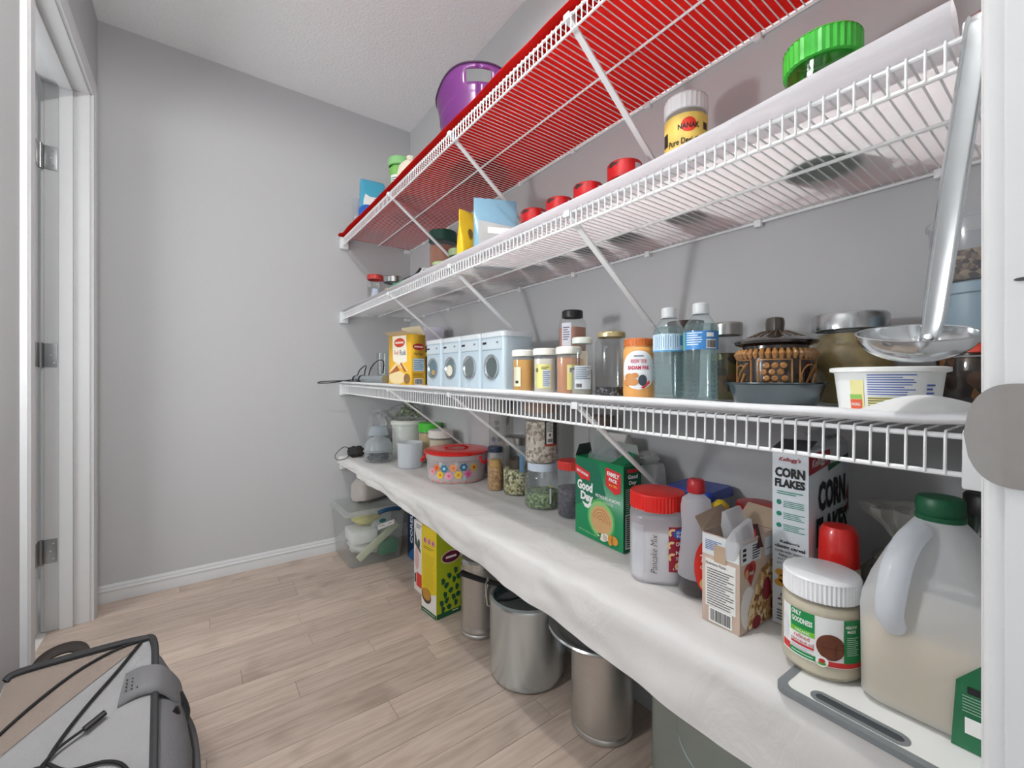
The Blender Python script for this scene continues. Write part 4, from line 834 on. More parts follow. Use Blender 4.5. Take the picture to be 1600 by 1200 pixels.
decal(t, 'almond', pm('EFE9DC'), [oval(.02, -.088, .017, .01), oval(.032, -.084, .012, .009)], F, .0019); decal(t, 'pistachio', pm('D9963A'), [oval(.062, -.084, .013, .011), oval(.048, -.086, .009, .014)], F, .0021); decal(t, 'leaf_print', pm('3E7A3A'), [poly((.002, -.082), (.016, -.078), (.012, -.09)), poly((.0, -.092), (.014, -.086), (.01, -.098))], F, .0023)
text(t, 'NET WT 600g (21.2 OZ)', pm('A8D8A0'), F, -.04, -.092, .005, .07, .0012, .02, 0, -.03)
decal(t, 'side_panel', pm('0A5C3A'), [rect(0, 0, .0605, .209)], Rr, .0004); text(t, 'Good', PAPER, Rr, 0, .078, .011, .034, .0012, .04); text(t, 'Day', PAPER, Rr, 0, .062, .012, .026, .0012, .04); decal(t, 'brand_flag', pm('D8232A'), [rect(0, .092, .036, .008)], Rr, .001); lines(t, pm('A8C8B4'), Rr, 0, .015, .048, .07, 14, .001); decal(t, 'table', pm('DDE2DE'), [rect(0, -.055, .05, .085)], Rr, .001); lines(t, INK, Rr, 0, -.055, .044, .078, 15, .0014, .5, 4)
G().add([(-.062, -wd/2, .212), (0, -wd/2, .212), (-.01, -wd/2+.004, .243), (-.05, -wd/2+.004, .245)], [(0, 1, 2, 3)]).build('flap', pm('2E3A34', .6), t, smooth=0)
G().add([(-.062, -wd/2, .212), (-.062, wd/2, .212), (-.068, wd/2-.02, .255), (-.068, -wd/2+.01, .258)], [(0, 1, 2, 3)]).build('flap', pm('8E9692', .6), t, smooth=0)
G().add([(0, wd/2-.045, .212), (0, wd/2, .212), (-.045, wd/2, .235), (-.05, wd/2-.03, .24)], [(0, 1, 2, 3)]).build('flap', pm('0B6E45', .5), t, smooth=0)
b = blob('wrapper', clear('EEF2F4', .25, 'DDE2E6', .06, 1.6, 1, 30), t, .026, .07, .05, 31, .3, zoff=.14); b.location.x = -.031
# white parcels behind
t = thing('flour_bag', 'tall white paper bag with black mark behind cookie box', 'bag', .972, .806, s4(0)+.003, PI); G().loft([[(a*k, b_*k2, z) for a, b_, _ in rsq(.032, .036, .01, 0)] for z, k, k2 in ((0, 1, 1), (.2, 1, 1), (.255, .6, 1), (.27, .25, .95))]).build('bag', pm('D6D3CE', .7, 0, .1, 30, .3, 40), t); decal(t, 'mark', INK, [rect(.02, 0, .012, .008)], plane((.026, 0, .24), (0, 1, 0)), .004)
t = thing('paper_parcel', 'folded white paper parcel leaning on the wall', 'parcel', .985, .719, s4(0)+.003, PI+.06); G().loft([[(a*k, b_, z) for a, b_, _ in rsq(.036, .039, .008, 0)] for z, k in ((0, 1), (.14, 1), (.165, .85), (.188, .7), (.2, .5))]).build('parcel', pm('D9DADA', .7, 0, .06, 20, .25, 30), t); blob('fold', pm('D3D4D4', .7), t, .03, .03, .02, 9, .2, zoff=.19); decal(t, 'seam', pm('4A4A4C'), [rect(0, .04, .08, .0025)], plane((.0365, 0, .1), (0, 1, 0)), .001)
# flour in the reused nut jar
sq = lambda a: 1-.075*math.cos(4*a)
x, y = .815, .570
t = jarthing('nut_jar', 'square plastic nut jar of white flour with red ribbed lid', 'jar', x, y, s4(0)+.003, None, face(x, y)+PI*.13-.32)
vjar(t, .0615, .182, .035, clear('F4F6FA', .4, 'EEF0F6', .08), pm('E02018', .35), (.72, pm('ECE6E4', .8)), .88, .12, .0575, 96, n=64, sq=sq)
sf = cyl(.0622, .0, .075, sq); decal(t, 'label', pm('9A1830', .45), [rect(.042, 0, .048, .092)], sf); decal(t, 'brand_oval', pm('2B5FB8'), [oval(.042, .032, .016, .011)], sf, .0009); text(t, 'Great', PAPER, sf, .042, .035, .006, .02, .0014, .02, .2); text(t, 'Value', PAPER, sf, .042, .028, .006, .02, .0014, .02, .2)
decal(t, 'cashews', pm('E6C58E'), [poly(*[(.026+cx_+(.009)*math.cos(q*.35+1), cy_+.009*math.sin(q*.35+1)) for q in range(10)]+[(.026+cx_+.004*math.cos(q*.35+1), cy_+.004*math.sin(q*.35+1)) for q in range(9, -1, -1)]) for cx_, cy_ in ((0, .034), (-.002, .008), (-.001, -.016), (.012, -.034))], sf, .0012)
text(t, 'CATERING', PAPER, sf, .046, .012, .008, .03, .0014, .03); text(t, 'NOIX', PAPER, sf, .046, -.006, .008, .03, .0014, .03); lines(t, PAPER, sf, .046, -.018, .03, .008, 2, .0012); text(t, '1.13kg', PAPER, sf, .036, -.04, .006, .02, .0014, .02)
text(t, 'Pancake Mix', pm('16181E'), sf, -.012, -.012, .013, .08, .0012, -.012, .3, PI/2)
for aa in (-.55,): decal(t, 'moulded_panel', clear('F4F6FA', .5, 'EFF2F6', .1), [rect(-.045, -.004, .026, .1)], sf, .0008)
t = thing('blue_lid_box', 'clear food box with deep blue lid behind syrup bottle', 'food box', .975, .565, s4(0)+.003, .05); G().loft([rsq(.05, .05, .012, .001), rsq(.055, .055, .014, .15)]).build('box', clear('EAEFF4', .4, 'D8DEE8', .08), t); G().loft([rsq(.059, .059, .014, .15), rsq(.059, .059, .014, .164), rsq(.054, .054, .012, .17)]).build('lid', pm('1F3F9C', .35), t)
t = thing('mustard_bottle', 'rounded yellow bottle between the blue and red lids', 'bottle', .925, .487, s4(0)+.003, mdl(.925, .49)); G().lathe([(0, 0), (.019, 0), (.02, .005), (.02, .13), (.017, .15), (.007, .16), (0, .161)], 24).build('body', pm('E0BE1E', .35), t)
x, y = .94, .415
t = jarthing('nut_jar', 'peanut jar with dusty red lid behind the granola box', 'jar', x, y, s4(0)+.003); vjar(t, .04, .168, .036, pm('C98F4E', .4), pm('C2262A', .35), None, .93, .08, .041, 0)
# syrup bottle
x, y = .80, .470
t = jarthing('syrup_bottle', 'ribbed plastic syrup bottle with red cap, nearly empty', 'bottle', x, y, s4(0)+.003)
G().lathe([(0, .001), (.031, .001), (.034, .006), (.0345, .036)], 48, mod=lambda a, z, i: 1-.12*abs(math.cos(a))).build('bottle_foot', clear('F4F4F8', .06, 'E8E8F0', .06), t)
prof = [(.0345, .036), (.034, .05), (.03, .09), (.0265, .13), (.0285, .16), (.029, .172), (.026, .188), (.0135, .198), (.0135, .204)]
G().lathe(prof, 48, mod=lambda a, z, i: (1-.03*(i % 2) if .08 < z < .18 else 1)*(1-.12*abs(math.cos(a)))).build('bottle', clear('F8F8FC', .55, 'F6F6FC', .1), t)
G().lathe([(0, .003), (.029, .003), (.033, .008), (.0335, .034), (0, .036)], 36, mod=lambda a, z, i: 1-.12*abs(math.cos(a))).build('syrup', pm('1E0A08', .15), t)
G().lathe([(.0155, .2), (.017, .202), (.0165, .222), (.013, .227), (0, .2275)], 24, mod=lambda a, z, i: 1-(.03 if i % 2 else 0)).build('cap', pm('B3222A', .35), t)
sf = cyl(.0305, .55, .06); sl = lambda x_, y_, d=0: (lambda p: Vector((p.x*(1.0-y_*.9)*(.9), p.y*(1-y_*.9)*1.02, p.z)))(sf(x_, y_, d+.004)); decal(t, 'label', pm('D8281E', .4), [oval(.002, .006, .022, .052)], sl, .0006); text(t, 'The', PAPER, sl, .0, .022, .014, .022, .0012, .02, .2); text(t, 'Original', PAPER, sl, .004, .004, .009, .03, .0012, .01); decal(t, 'waffle', pm('E8C486'), [oval(.002, -.026, .014, .014)], sl, .0012)
# granola box
GRB = pm('B9A495', .6)
t, wd, F, Rr, Ls = carton('granola_box', 'opened granola bar box with nutrition table and barcode', 'box', (.7260, .415), (.7228, .348), .112, .155, s4(0)+.003, GRB, top=False)
decal(t, 'upper_print', pm('D9DCDC'), [rect(0, .058, .066, .036)], F, .0004); lines(t, pm('3A62A0'), F, -.012, .058, .03, .018, 6, .0009); decal(t, 'glue_flap', CARD, [rect(.0, .046, .022, .03)], F, .0012)
decal(t, 'nutrition_panel', pm('E4E2DE'), [rect(0, -.008, .054, .082)], F, .0006); text(t, 'Nutrition Facts', INK, F, -.008, .026, .005, .036, .001, .01); lines(t, pm('4A4846'), F, 0, -.014, .048, .066, 15, .001, .35, 9); barcode(t, F, 0, -.062, .036, .02)
decal(t, 'front_panel', pm('C7B4A4'), [rect(0, 0, .112, .153)], Rr, .0004); decal(t, 'recycling_table', pm('DDE2E6'), [rect(-.022, .054, .064, .032), rect(.038, .054, .03, .032)], Rr, .0008); lines(t, pm('3A4450'), Rr, -.005, .054, .026, .026, 6, .0012, .5); decal(t, 'dark_cells', INK, [rect(-.043, .062-.008*i, .01, .005) for i in range(3)], Rr, .0012); decal(t, 'divider_line', INK, [rect(.036, .05, .02, .001)], Rr, .0012)
decal(t, 'heart', pm('B0302E'), [oval(-.03, .024, .013, .012), oval(-.018, .027, .012, .012), poly((-.043, .022), (-.006, .025), (-.022, -.002))], Rr, .0009); decal(t, 'heart_nut', pm('C98A5A'), [oval(-.036, .02, .006, .008)], Rr, .0013); text(t, 'nut', PAPER, Rr, -.021, .02, .007, .014, .0014, .01)
decal(t, 'bowl', pm('E6E3E2'), [oval(-.03, -.038, .024, .036)], Rr, .0006); decal(t, 'granola', grain(['D9B888', 'C49A60', 'EBD7B0', 'A87A48', '8A5A34', 'E2C89A'], 110), [poly((-.035, -.075), (.056, -.075), (.056, .03), (.01, .018), (-.008, -.01), (-.03, -.04))], Rr, .0009); decal(t, 'berries', pm('8E1A2E'), [oval(.03, -.02, .014, .02), oval(-.005, -.068, .014, .011), oval(.05, -.05, .008, .012)], Rr, .0014)
for i, (dx, a_) in enumerate(((.0, .3), (-.1, -.3))): pass
G().add([(0, -wd/2, .155), (-.114, -wd/2, .155), (-.112, -wd/2-.03, .178), (-.02, -wd/2-.028, .17)], [(0, 1, 2, 3)]).build('flap', pm('9A8674', .8), t, smooth=0)
G().add([(-.114, -wd/2, .155), (-.114, wd/2, .155), (-.135, wd/2, .185), (-.135, -wd/2+.01, .188)], [(0, 1, 2, 3)]).build('flap', pm('A8937E', .8), t, smooth=0)
for i, (dx, dy, rr) in enumerate(((-.05, -.008, -.25), (-.075, .012, .2))):
    o = G().loft([[(a*k, b_*k2, z) for a, b_, _ in rsq(.028, .012, .006, 0)] for z, k, k2 in ((0, .9, .3), (.02, 1, 1), (.13, 1, 1), (.155, .95, .3))]).build('wrapped_bar', clear('F6F8FA', .55, 'F0F2F6', .05, 1.7, 1, 35), t); o.location = (dx, dy, .035); o.rotation_euler = (rr, .25-.2*i, 0)
o = decal(t, 'bar_print', pm('3A1418', .4), [rect(0, 0, .04, .04)], plane((-.045, .03, .155), (-1, .25, 0), (.1, -.2, 1)), .0); decal(t, 'bar_mark', pm('C23A3A'), [oval(.004, .006, .006, .008)], plane((-.045, .03, .155), (-1, .25, 0), (.1, -.2, 1)), .0015)
# corn flakes
t, wd, F, Rr, Ls = carton('cereal_box', 'tall white corn flakes box with red brand panel', 'box', (.816, .337), (.816, .281), .19, .305, s4(0)+.003, pm('DDE4EA', .45, 0, .03, 8))
KR = pm('A8182A', .4); TEAL = pm('1F8A6E', .5)
text(t, "Kellogg's", KR, F, 0, .134, .009, .034, .0012, .02, .3); text(t, 'CORN', INK, F, 0, .112, .017, .046, .0012, .05); text(t, 'FLAKES', INK, F, 0, .0935, .0145, .046, .0012, .05); lines(t, TEAL, F, 0, .077, .04, .007, 2, .001)
decal(t, 'bullet_marks', TEAL, [oval(-.017, .06, .0036, .0045), oval(-.017, .04, .004, .004), oval(-.017, .02, .004, .004)], F, .001); [lines(t, TEAL, F, .006, .058-.02*i, .032, .012, 4, .001, .4, i+2) for i in range(3)]
for i, s_ in enumerate(("Kellogg's", 'classic cereal')): text(t, s_, INK, F, 0, -.008-i*.0075, .0058, (.03, .046)[i], .0011, .03)
for i, s_ in enumerate(('made with toasted', 'flakes of corn', 'and 3g of sugar', 'per 29g serving')): text(t, s_, pm('3A3A3E'), F, 0, -.024-i*.007, .0046, (.046, .034, .038, .038)[i], .0011, .005)
decal(t, 'flake_print', pm('DDA032', .5, 0, .3, 80), [oval(-.014, -.062, .009, .006), oval(-.011, -.072, .007, .007), oval(-.016, -.08, .008, .006)], F, .001)
for i, s_ in enumerate(('Céréale', "Kellogg's", 'classique')): text(t, s_, INK, F, .0, -.1-i*.0085, .0058, (.03, .036, .036)[i], .0011, .03)
lines(t, pm('3A3A3E'), F, 0, -.135, .04, .02, 4, .001, .4)
decal(t, 'brand_panel', KR, [poly((-.095, .148), (.0, .148), (.0, .122), (-.095, .112))], Rr, .0006); text(t, "Kellogg's", PAPER, Rr, -.05, .131, .018, .07, .0012, .015, .35, .08); decal(t, 'source_panel', pm('14603A'), [poly((-.01, .121), (.093, .132), (.093, .124), (-.01, .11))], Rr, .0009); lines(t, PAPER, Rr, .04, .124, .07, .003, 1, .0013)
text(t, 'CORN', INK, Rr, .01, .07, .052, .132, .0012, .05); text(t, 'FLAKES', INK, Rr, .01, .01, .05, .15, .0012, .05); decal(t, 'rooster_print', pm('9A2A2A'), [poly((.078, .05), (.093, .08), (.093, .04)), poly((.076, .03), (.093, .044), (.093, .02))], Rr, .0011)
decal(t, 'flake_print', pm('DDA032', .5, 0, .4, 60), [oval(-.02, -.09, .06, .035), oval(.04, -.07, .04, .03)], Rr, .0009)
tp = plane((-.095, 0, .305), (-1, 0, 0), (0, -1, 0)); decal(t, 'top_print', INK, [rect(-.03, .0, .05, .008), rect(.02, -.01, .03, .006)], tp, .0006)
G().add([(0, -wd/2, .305), (0, wd/2, .305), (-.04, wd/2, .319), (-.045, -wd/2, .317)], [(0, 1, 2, 3)]).build('flap', pm('3A3A3E', .6), t, smooth=0)
G().add([(-.19, wd/2, .305), (-.06, wd/2, .305), (-.05, .0, .33), (-.19, .0, .332)], [(0, 1, 2, 3)]).build('flap', pm('D3D8DA', .5), t, smooth=0); text(t, 'SUPER WISE', INK, plane((-.12, wd/2-.012, .316), (-1, 0, 0), (0, -.7, .7)), .02, .0, .008, .06, .0025, .02)
# near corner: cap bottle, knotted bag, board, coconut jar, jug, dark bottle
x, y = .838, .2465
t = jarthing('red_cap_bottle', 'cream bottle with tall red cap in front of cereal box', 'bottle', x, y, s4(0)+.0115); G().lathe([(0, 0), (.026, 0), (.028, .006), (.028, .111), (.0265, .121)], 32).build('body', pm('E3DDC8', .4), t); G().lathe([(.0275, .119), (.0275, .131), (.026, .169), (.021, .179), (0, .181)], 32).build('cap', pm('D8201A', .3, 0, .03, 10, 0, 0, None, .4), t); decal(t, 'label', pm('C9B87A'), [rect(0, 0, .06, .05)], cyl(.0282, 0, .07))
t = thing('knotted_bag', 'clear food bag twisted into a knot behind the jug', 'bag', .935, .19, s4(0)+.003, mdl(.93, .2)); blob('film', clear('F0F0EC', .22, 'E4E0D4', .08, 1.6, 1, 28), t, .05, .055, .07, 41, .25); blob('contents', pm('C9BFA4', .7, 0, .2, 30), t, .035, .04, .045, 42, .25)
G().lathe([(.03, .125), (.012, .15), (.008, .16), (.02, .18), (.04, .2), (.045, .215), (.03, .21)], 24, mod=lambda a, z, i: 1+.25*math.sin(7*a+z*30)).build('knot', clear('F0F0EE', .35, 'E6E4DC', .06, 1.6, .8, 40), t)
CB = Matrix.Rotation(math.radians(-2), 4, 'Z')
t = thing('cutting_board', 'white plastic cutting board with grey rim and slot handle', 'cutting board', .745, .1515, s4(0)+.003, math.radians(-2))
ring = lambda hx, hy, r_, z: rsq(hx, hy, r_, z, 7)
bd = G().loft([ring(.112, .106, .016, .001), ring(.112, .106, .016, .0085)]).build('board', pm('E9EAE8', .5), t)
def band(outer, inner, z):
    g = G(); n = len(outer); g.v = [(a, b_, z) for a, b_, _ in outer]+[(a, b_, z) for a, b_, _ in inner]+[(a, b_, z-.008) for a, b_, _ in outer]; g.f = [(i, (i+1) % n, n+(i+1) % n, n+i) for i in range(n)]+[(2*n+i, 2*n+(i+1) % n, (i+1) % n, i) for i in range(n)]; return g
GRM = pm('7C8184', .6, 0, .15, 60)
band(ring(.1125, .1065, .0165, 0), ring(.102, .096, .012, 0), .0091).build('rim', GRM, t)
sl = [(a-.088, b_+.02, 0) for a, b_, _ in rsq(.012, .05, .0119, 0, 7)]; sl2 = [(a-.088, b_+.02, 0) for a, b_, _ in rsq(.0065, .0445, .0064, 0, 7)]
band(sl, sl2, .0092).build('slot_rim', GRM, t); G().add([(a, b_, .0088) for a, b_, _ in sl2], [tuple(range(len(sl2)))]).build('slot', pm('3A3F44', .7), t, smooth=0)
x, y, zb = .738, .2385, s4(0)+.0125
t = jarthing('coconut_oil_jar', 'coconut oil jar with white lid, brown nut on label', 'jar', x, y, zb)
vjar(t, .0485, .137, .031, clear('F2F0EA', .45, 'E0DACB', .06), pm('EDEEF0', .35), (.93, pm('E6DFCC', .55, 0, .08, 30)), .9, .12, .0475, 110, foot=.86)
sf = cyl(.0488, .1, .056); decal(t, 'label', pm('E9EAEA', .4), [rect(.002, .0, .125, .066)], sf)
decal(t, 'green_panel', pm('128A48'), [rect(-.028, .02, .032, .026)], sf, .0008); decal(t, 'lime_panel', pm('6CBB2E'), [rect(-.028, .0035, .032, .007)], sf, .0009); text(t, 'ONLY', PAPER, sf, -.035, .028, .0065, .014, .0012, .03); text(t, 'GOODNESS', PAPER, sf, -.028, .018, .0075, .027, .0012, .03); text(t, 'ORGANIC', PAPER, sf, -.027, .0035, .0036, .02, .0013, .01)
text(t, 'refined', pm('C0282C'), sf, -.028, -.004, .0055, .02, .0012, .0); text(t, 'coconut oil', pm('C0282C'), sf, -.028, -.0105, .0055, .03, .0012, .0); decal(t, 'red_strip', pm('C8303A'), [rect(-.028, -.0155, .03, .003)], sf, .0009); lines(t, pm('A89AA0'), sf, -.028, -.021, .028, .006, 3, .001, .35)
decal(t, 'green_strip', pm('128A48'), [rect(-.028, -.0275, .034, .007)], sf, .0009); lines(t, pm('CFE6D6'), sf, -.028, -.0275, .028, .003, 1, .0013); decal(t, 'red_band', pm('CC2A28'), [rect(.022, -.0285, .066, .007)], sf, .0008); decal(t, 'red_corner', pm('CC2A28'), [rect(-.052, -.026, .014, .01)], sf, .0008)
decal(t, 'coconut', pm('7A3E22', .6, 0, .6, 160), [oval(.006, -.006, .0165, .0175)], sf, .001); decal(t, 'coconut_seam', pm('3E1C10'), [rect(.006, -.007, .03, .0006), rect(.0115, -.012, .0006, .02)], sf, .0014); decal(t, 'side_panel', pm('0F7F44'), [rect(.034, .004, .026, .058)], sf, .0013); text(t, 'HEALTHY', PAPER, sf, .031, .024, .004, .016, .0017, .02); text(t, 'MADE', PAPER, sf, .031, .018, .004, .012, .0017, .02); lines(t, pm('B9D8C4'), sf, .033, -.002, .017, .026, 10, .0017, .35)
decal(t, 'seal', PAPER, [oval(-.004, -.027, .0072, .0072)], sf, .0016); decal(t, 'seal_red', pm('C8281E'), [oval(-.004, -.0258, .0036, .0028)], sf, .002); decal(t, 'seal_green', pm('4E9A3E'), [oval(-.004, -.0295, .0045, .0024)], sf, .0019); decal(t, 'drop_mark', pm('DDE0E4'), [oval(-.054, .0, .006, .018)], sf, .001)
# milk jug
JUG = clear('FAFCFE', .68, 'F8FBFE', .14)
x, y = .768, .118
t = thing('milk_jug', 'large translucent plastic jug with green cap, half full', 'jug', x, y, s4(0)+.0125, math.radians(180))
sec = [(.001, .062, .06, .02), (.008, .07, .068, .022), (.12, .071, .069, .022), (.135, .07, .068, .024), (.16, .062, .061, .026), (.19, .049, .049, .026), (.215, .037, .037, .025), (.23, .027, .027, .022), (.238, .0215, .0215, .0205), (.25, .0205, .0205, .02)]
G().loft([rsq(a, b_, r_, z, 6) for z, a, b_, r_ in sec]).build('body', JUG, t, smooth=60)
G().loft([rsq(a*.965, b_*.965, r_, z, 6) for z, a, b_, r_ in ((.004, .062, .06, .02), (.01, .07, .068, .022), (.105, .071, .069, .022))]).build('liquid', pm('CBB27A', .5), t)
# moulded handle sweeping down the sloped shoulder
hg = cr([(.030, -.012, .226), (.052, -.02, .214), (.068, -.027, .188), (.077, -.031, .155), (.078, -.033, .125), (.066, -.03, .108)], 6)
G().tube(hg, [.012+.003*math.sin(PI*i/(len(hg)-1)) for i in range(len(hg))], 12).build('handle', clear('F6F9FC', .7, 'F2F6FB', .12), t)
G().lathe([(.0225, .243), (.0235, .245), (.0235, .262), (.0215, .265), (0, .2655)], 72, mod=lambda a, z, i: 1-(.03 if i % 2 else 0)).build('cap', pm('0E5A38', .4), t)
G().lathe([(.024, .236), (.0245, .242), (.0225, .243)], 36).build('cap_ring', pm('0E5A38', .4), t)
sf = plane((.0712, .032, .05), (0, 1, 0)); decal(t, 'label', pm('1F6A44', .45), [poly((-.012, -.05), (.028, -.05), (.028, .062), (.012, .05), (-.008, .025))], sf, .0012); decal(t, 'label_box', INK, [rect(.006, .018, .01, .008)], sf, .0017); decal(t, 'label_panel', PAPER, [rect(.012, -.022, .026, .018)], sf, .0017); lines(t, pm('9ABFA8'), sf, .01, .002, .026, .02, 6, .0017, .3)
x, y = .94, .095
t = jarthing('dark_bottle', 'dark glass bottle with black cap in the near corner', 'bottle', x, y, s4(0)+.003); G().lathe([(0, 0), (.03, 0), (.031, .005), (.031, .17), (.024, .2), (.021, .215), (.021, .228)], 28).build('body', pm('1C2A22', .15), t); G().lathe([(.0245, .226), (.025, .23), (.025, .252), (.022, .256), (0, .256)], 44, mod=lambda a, z, i: 1-(.03 if i % 2 else 0)).build('cap', pm('1E1E20', .4), t)

# ------------------------------------------------------------------ on the floor
t = thing('storage_bin', 'clear lidded plastic bin with blue handle by the end wall', 'bin', .74, 2.305, 0, 0)
CL = clear('F8FAFA', .2, 'F2F6F6', .06)
G().loft([rsq(.125, .13, .02, .002), rsq(.132, .137, .022, .01), rsq(.15, .153, .024, .262)]).build('tub', CL, t, smooth=50); G().loft([rsq(.157, .158, .026, .262), rsq(.157, .158, .026, .274), rsq(.14, .14, .022, .284), rsq(.132, .132, .02, .28)]).build('lid', clear('F0F3F3', .4, 'E2E6E6', .08), t, smooth=50)
G().tube(cr([(-.0, -.160, .262), (.03, -.166, .272), (.075, -.166, .274), (.115, -.160, .266)]), .0105, 10).build('handle', pm('1E4A6C', .4), t)
blob('yellow_pack', pm('D8D27A', .6, 0, .3, 20), t, .085, .06, .045, 51, .2, zoff=.165); blob('white_pack', pm('DDE0DC', .6, 0, .2, 20), t, .1, .1, .05, 52, .15, zoff=.02)
o = G().box(-.105, -.1, .1, .02, .06, .16).build('white_tray', pm('E6EAEA', .4), t, .008); o = G().box(.02, -.128, .03, .118, -.06, .10).build('green_pack', pm('1F7F58', .5), t, .01)
o = G().box(-.125, -.005, -.018, .125, .005, .018).build('ruler_pack', pm('CCD4B4', .5, 0, .2, 60), t, .003); o.location = (.015, -.118, .108); o.rotation_euler = (-.05, -.62, 0)
o = G().box(-.05, -.03, 0, .05, .03, .1).build('carton', pm('CBD6D6', .5), t, .003); o.location = (.06, -.02, .14)
sf = plane((0, -.1525, .19), (1, 0, 0)); decal(t, 'price_label', PAPER, [poly((.0, -.014), (.085, .002), (.085, .026), (.0, .01))], sf, .004); lines(t, pm('8A2A3A'), sf, .02, .004, .03, .006, 1, .0045); decal(t, 'label_print', pm('2A6A6A'), [oval(.025, .03, .018, .01)], sf, .0042); lines(t, INK, sf, .062, .011, .018, .005, 1, .0046)
t = thing('cloth_heap', 'grey folded cloth on top of the clear bin', 'cloth', .77, 2.36, .2845, .3); G().loft([[(a, b_, z+.006*math.sin(a*30+b_*20)) for a, b_, _ in rsq(hx, hy, .03, 0, 6)] for z, hx, hy in ((.004, .085, .06), (.02, .09, .066), (.09, .088, .064), (.12, .07, .05), (.125, .04, .03))]).build('cloth', pm('B9B2AC', .85, 0, .1, 20, .2, 60), t); G().tube(cr([(-.095, -.03, .006), (-.05, -.072, .012), (.03, -.076, .014), (.09, -.05, .008)]), .004, 7).build('dark_trim', pm('4A4A4C', .6), t)
NAVY = pm('14294A', .5)
t, wd, F, Rr, Ls = carton('dishware_box', 'navy dishware carton with upright white lettering, beside clear bin', 'box', (.905, 2.165), (.905, 2.06), .13, .33, .0, NAVY)
text(t, 'CORELLE', pm('DDE4EE'), F, .0, .02, .03, .2, .001, .02, 0, PI/2); decal(t, 'blue_print', pm('1F5A8C'), [poly((-.052, -.165), (.052, -.165), (.052, -.08), (-.02, -.13))], F, .0006)
t, wd, F, Rr, Ls = carton('printed_carton', 'white carton with red block and sketch, behind tea box', 'box', (.789, 1.815), (.791, 1.735), .14, .31, .0, pm('E3E0DC', .5))
decal(t, 'sketch', pm('4A5A50'), [poly((-.032, .12), (-.03, .05), (.03, .02), (.028, .035), (.0, .055)), oval(.01, .06, .012, .02)], F, .0006); lines(t, pm('6A6A66'), F, .01, .135, .05, .02, 2, .0008); decal(t, 'pink_print', pm('D9A8A4'), [oval(-.01, -.01, .02, .05)], F, .0006); decal(t, 'red_block', pm('D83A30'), [rect(.012, -.1, .05, .06)], F, .0008); decal(t, 'dark_block', pm('3A2E2A'), [rect(-.026, -.1, .014, .04)], F, .0008)
G().tube(cr([(-.03, -.038, .29), (-.03, -.066, .285), (-.03, -.074, .24), (-.03, -.066, .19), (-.03, -.038, .17)]), .009, 8).build('carry_handle', pm('E6E8E6', .4), t)
t, wd, F, Rr, Ls = carton('tea_box', 'tall yellow and lime tea box with dark green leaves', 'box', (.742, 1.632), (.753, 1.518), .114, .345, .0, pm('E2C61E', .5))
for i, (s_, xx) in enumerate((('B', -.028), ('C', .004), ('F', .034))): decal(t, 'letter_disc', pm('D890A8'), [oval(xx, .118-.0*i, .012, .012)], F, .0007); text(t, s_, pm('8A2A4A'), F, xx, .118, .014, None, .0012, .04)
lines(t, pm('9A8A1A'), F, 0, .09, .08, .014, 2, .0008); lines(t, pm('CDB41E'), F, 0, .0, .085, .13, 16, .0008, .35, 6)
decal(t, 'photo_panel', pm('E3E0DC'), [poly((-.056, -.115), (.056, -.075), (.056, -.155), (-.056, -.155))], F, .0006); decal(t, 'soup_bowl', pm('4A3A28'), [oval(-.018, -.103, .036, .03)], F, .0009); decal(t, 'soup', pm('D89A3A', .5, 0, .6, 70), [oval(-.016, -.096, .031, .024)], F, .0012); decal(t, 'green_base', pm('0F5A38'), [rect(0, -.164, .113, .017)], F, .001); lines(t, PAPER, F, 0, -.164, .09, .004, 1, .0014)
decal(t, 'lime_side', pm('AEBE1E'), [rect(0, 0, .113, .344)], Rr, .0004); decal(t, 'brand_oval', pm('E3D2C0'), [oval(.01, .06, .046, .026)], Rr, .0008); decal(t, 'brand_oval_core', pm('6A1638'), [oval(.01, .06, .042, .022)], Rr, .0012); lines(t, PAPER, Rr, .01, .06, .05, .012, 1, .0016, .7)
decal(t, 'tea_leaves', pm('14583C'), [poly(*[(cx_+.014*math.cos(a_+q)*(.5 if q in (2.2, 4) else 1), cy_+.014*math.sin(a_+q)) for q in (0, 1.2, 2.2, 4, 5)]) for cx_, cy_, a_ in [(-.03, -.03, .3), (0, -.015, 1), (.03, -.0, .6), (-.01, -.05, 2), (.022, -.035, .2), (.045, -.03, 1.2), (-.02, -.085, .6), (.01, -.075, 1.9), (.035, -.068, .1), (-.036, -.115, .8), (-.008, -.11, 2.3), (.02, -.105, .9), (.044, -.1, 1.6), (-.03, -.14, .2), (.0, -.138, 1.4), (.03, -.13, .4)]], Rr, .0009); decal(t, 'green_base', pm('0F5A38'), [rect(0, -.162, .113, .02)], Rr, .001); lines(t, PAPER, Rr, .03, -.158, .03, .006, 1, .0014)
x, y = .853, 1.366
t = jarthing('steel_canister', 'ridged steel canister beside the yellow tea box', 'canister', x, y, 0)
G().lathe([(0, 0), (.064, 0), (.068, .005), (.068, .012), (.065, .016), (.068, .022), (.068, .028), (.065, .033), (.066, .045), (.066, .235), (.068, .24), (.068, .25), (.064, .252)], 48).build('body', BRUSH, t); G().lathe([(.0675, .25), (.0685, .252), (.0685, .272), (.062, .279), (0, .28)], 48).build('lid', STEEL, t)
x, y = .86, 1.086
t = thing('pressure_cooker', 'tall aluminium cooker pot with black bar handle', 'pot', x, y, 0, 0)
G().lathe([(0, .001), (.1, .001), (.113, .008), (.12, .03), (.12, .225), (.123, .238), (.121, .249), (.114, .254), (.108, .249), (.112, .235), (.112, .02), (0, .012)], 64).build('pot', ALU, t)
G().lathe([(.111, .226), (.09, .235), (.03, .238), (0, .238)], 48).build('inner_lid', pm('8A9AA0', .2, 1), t)
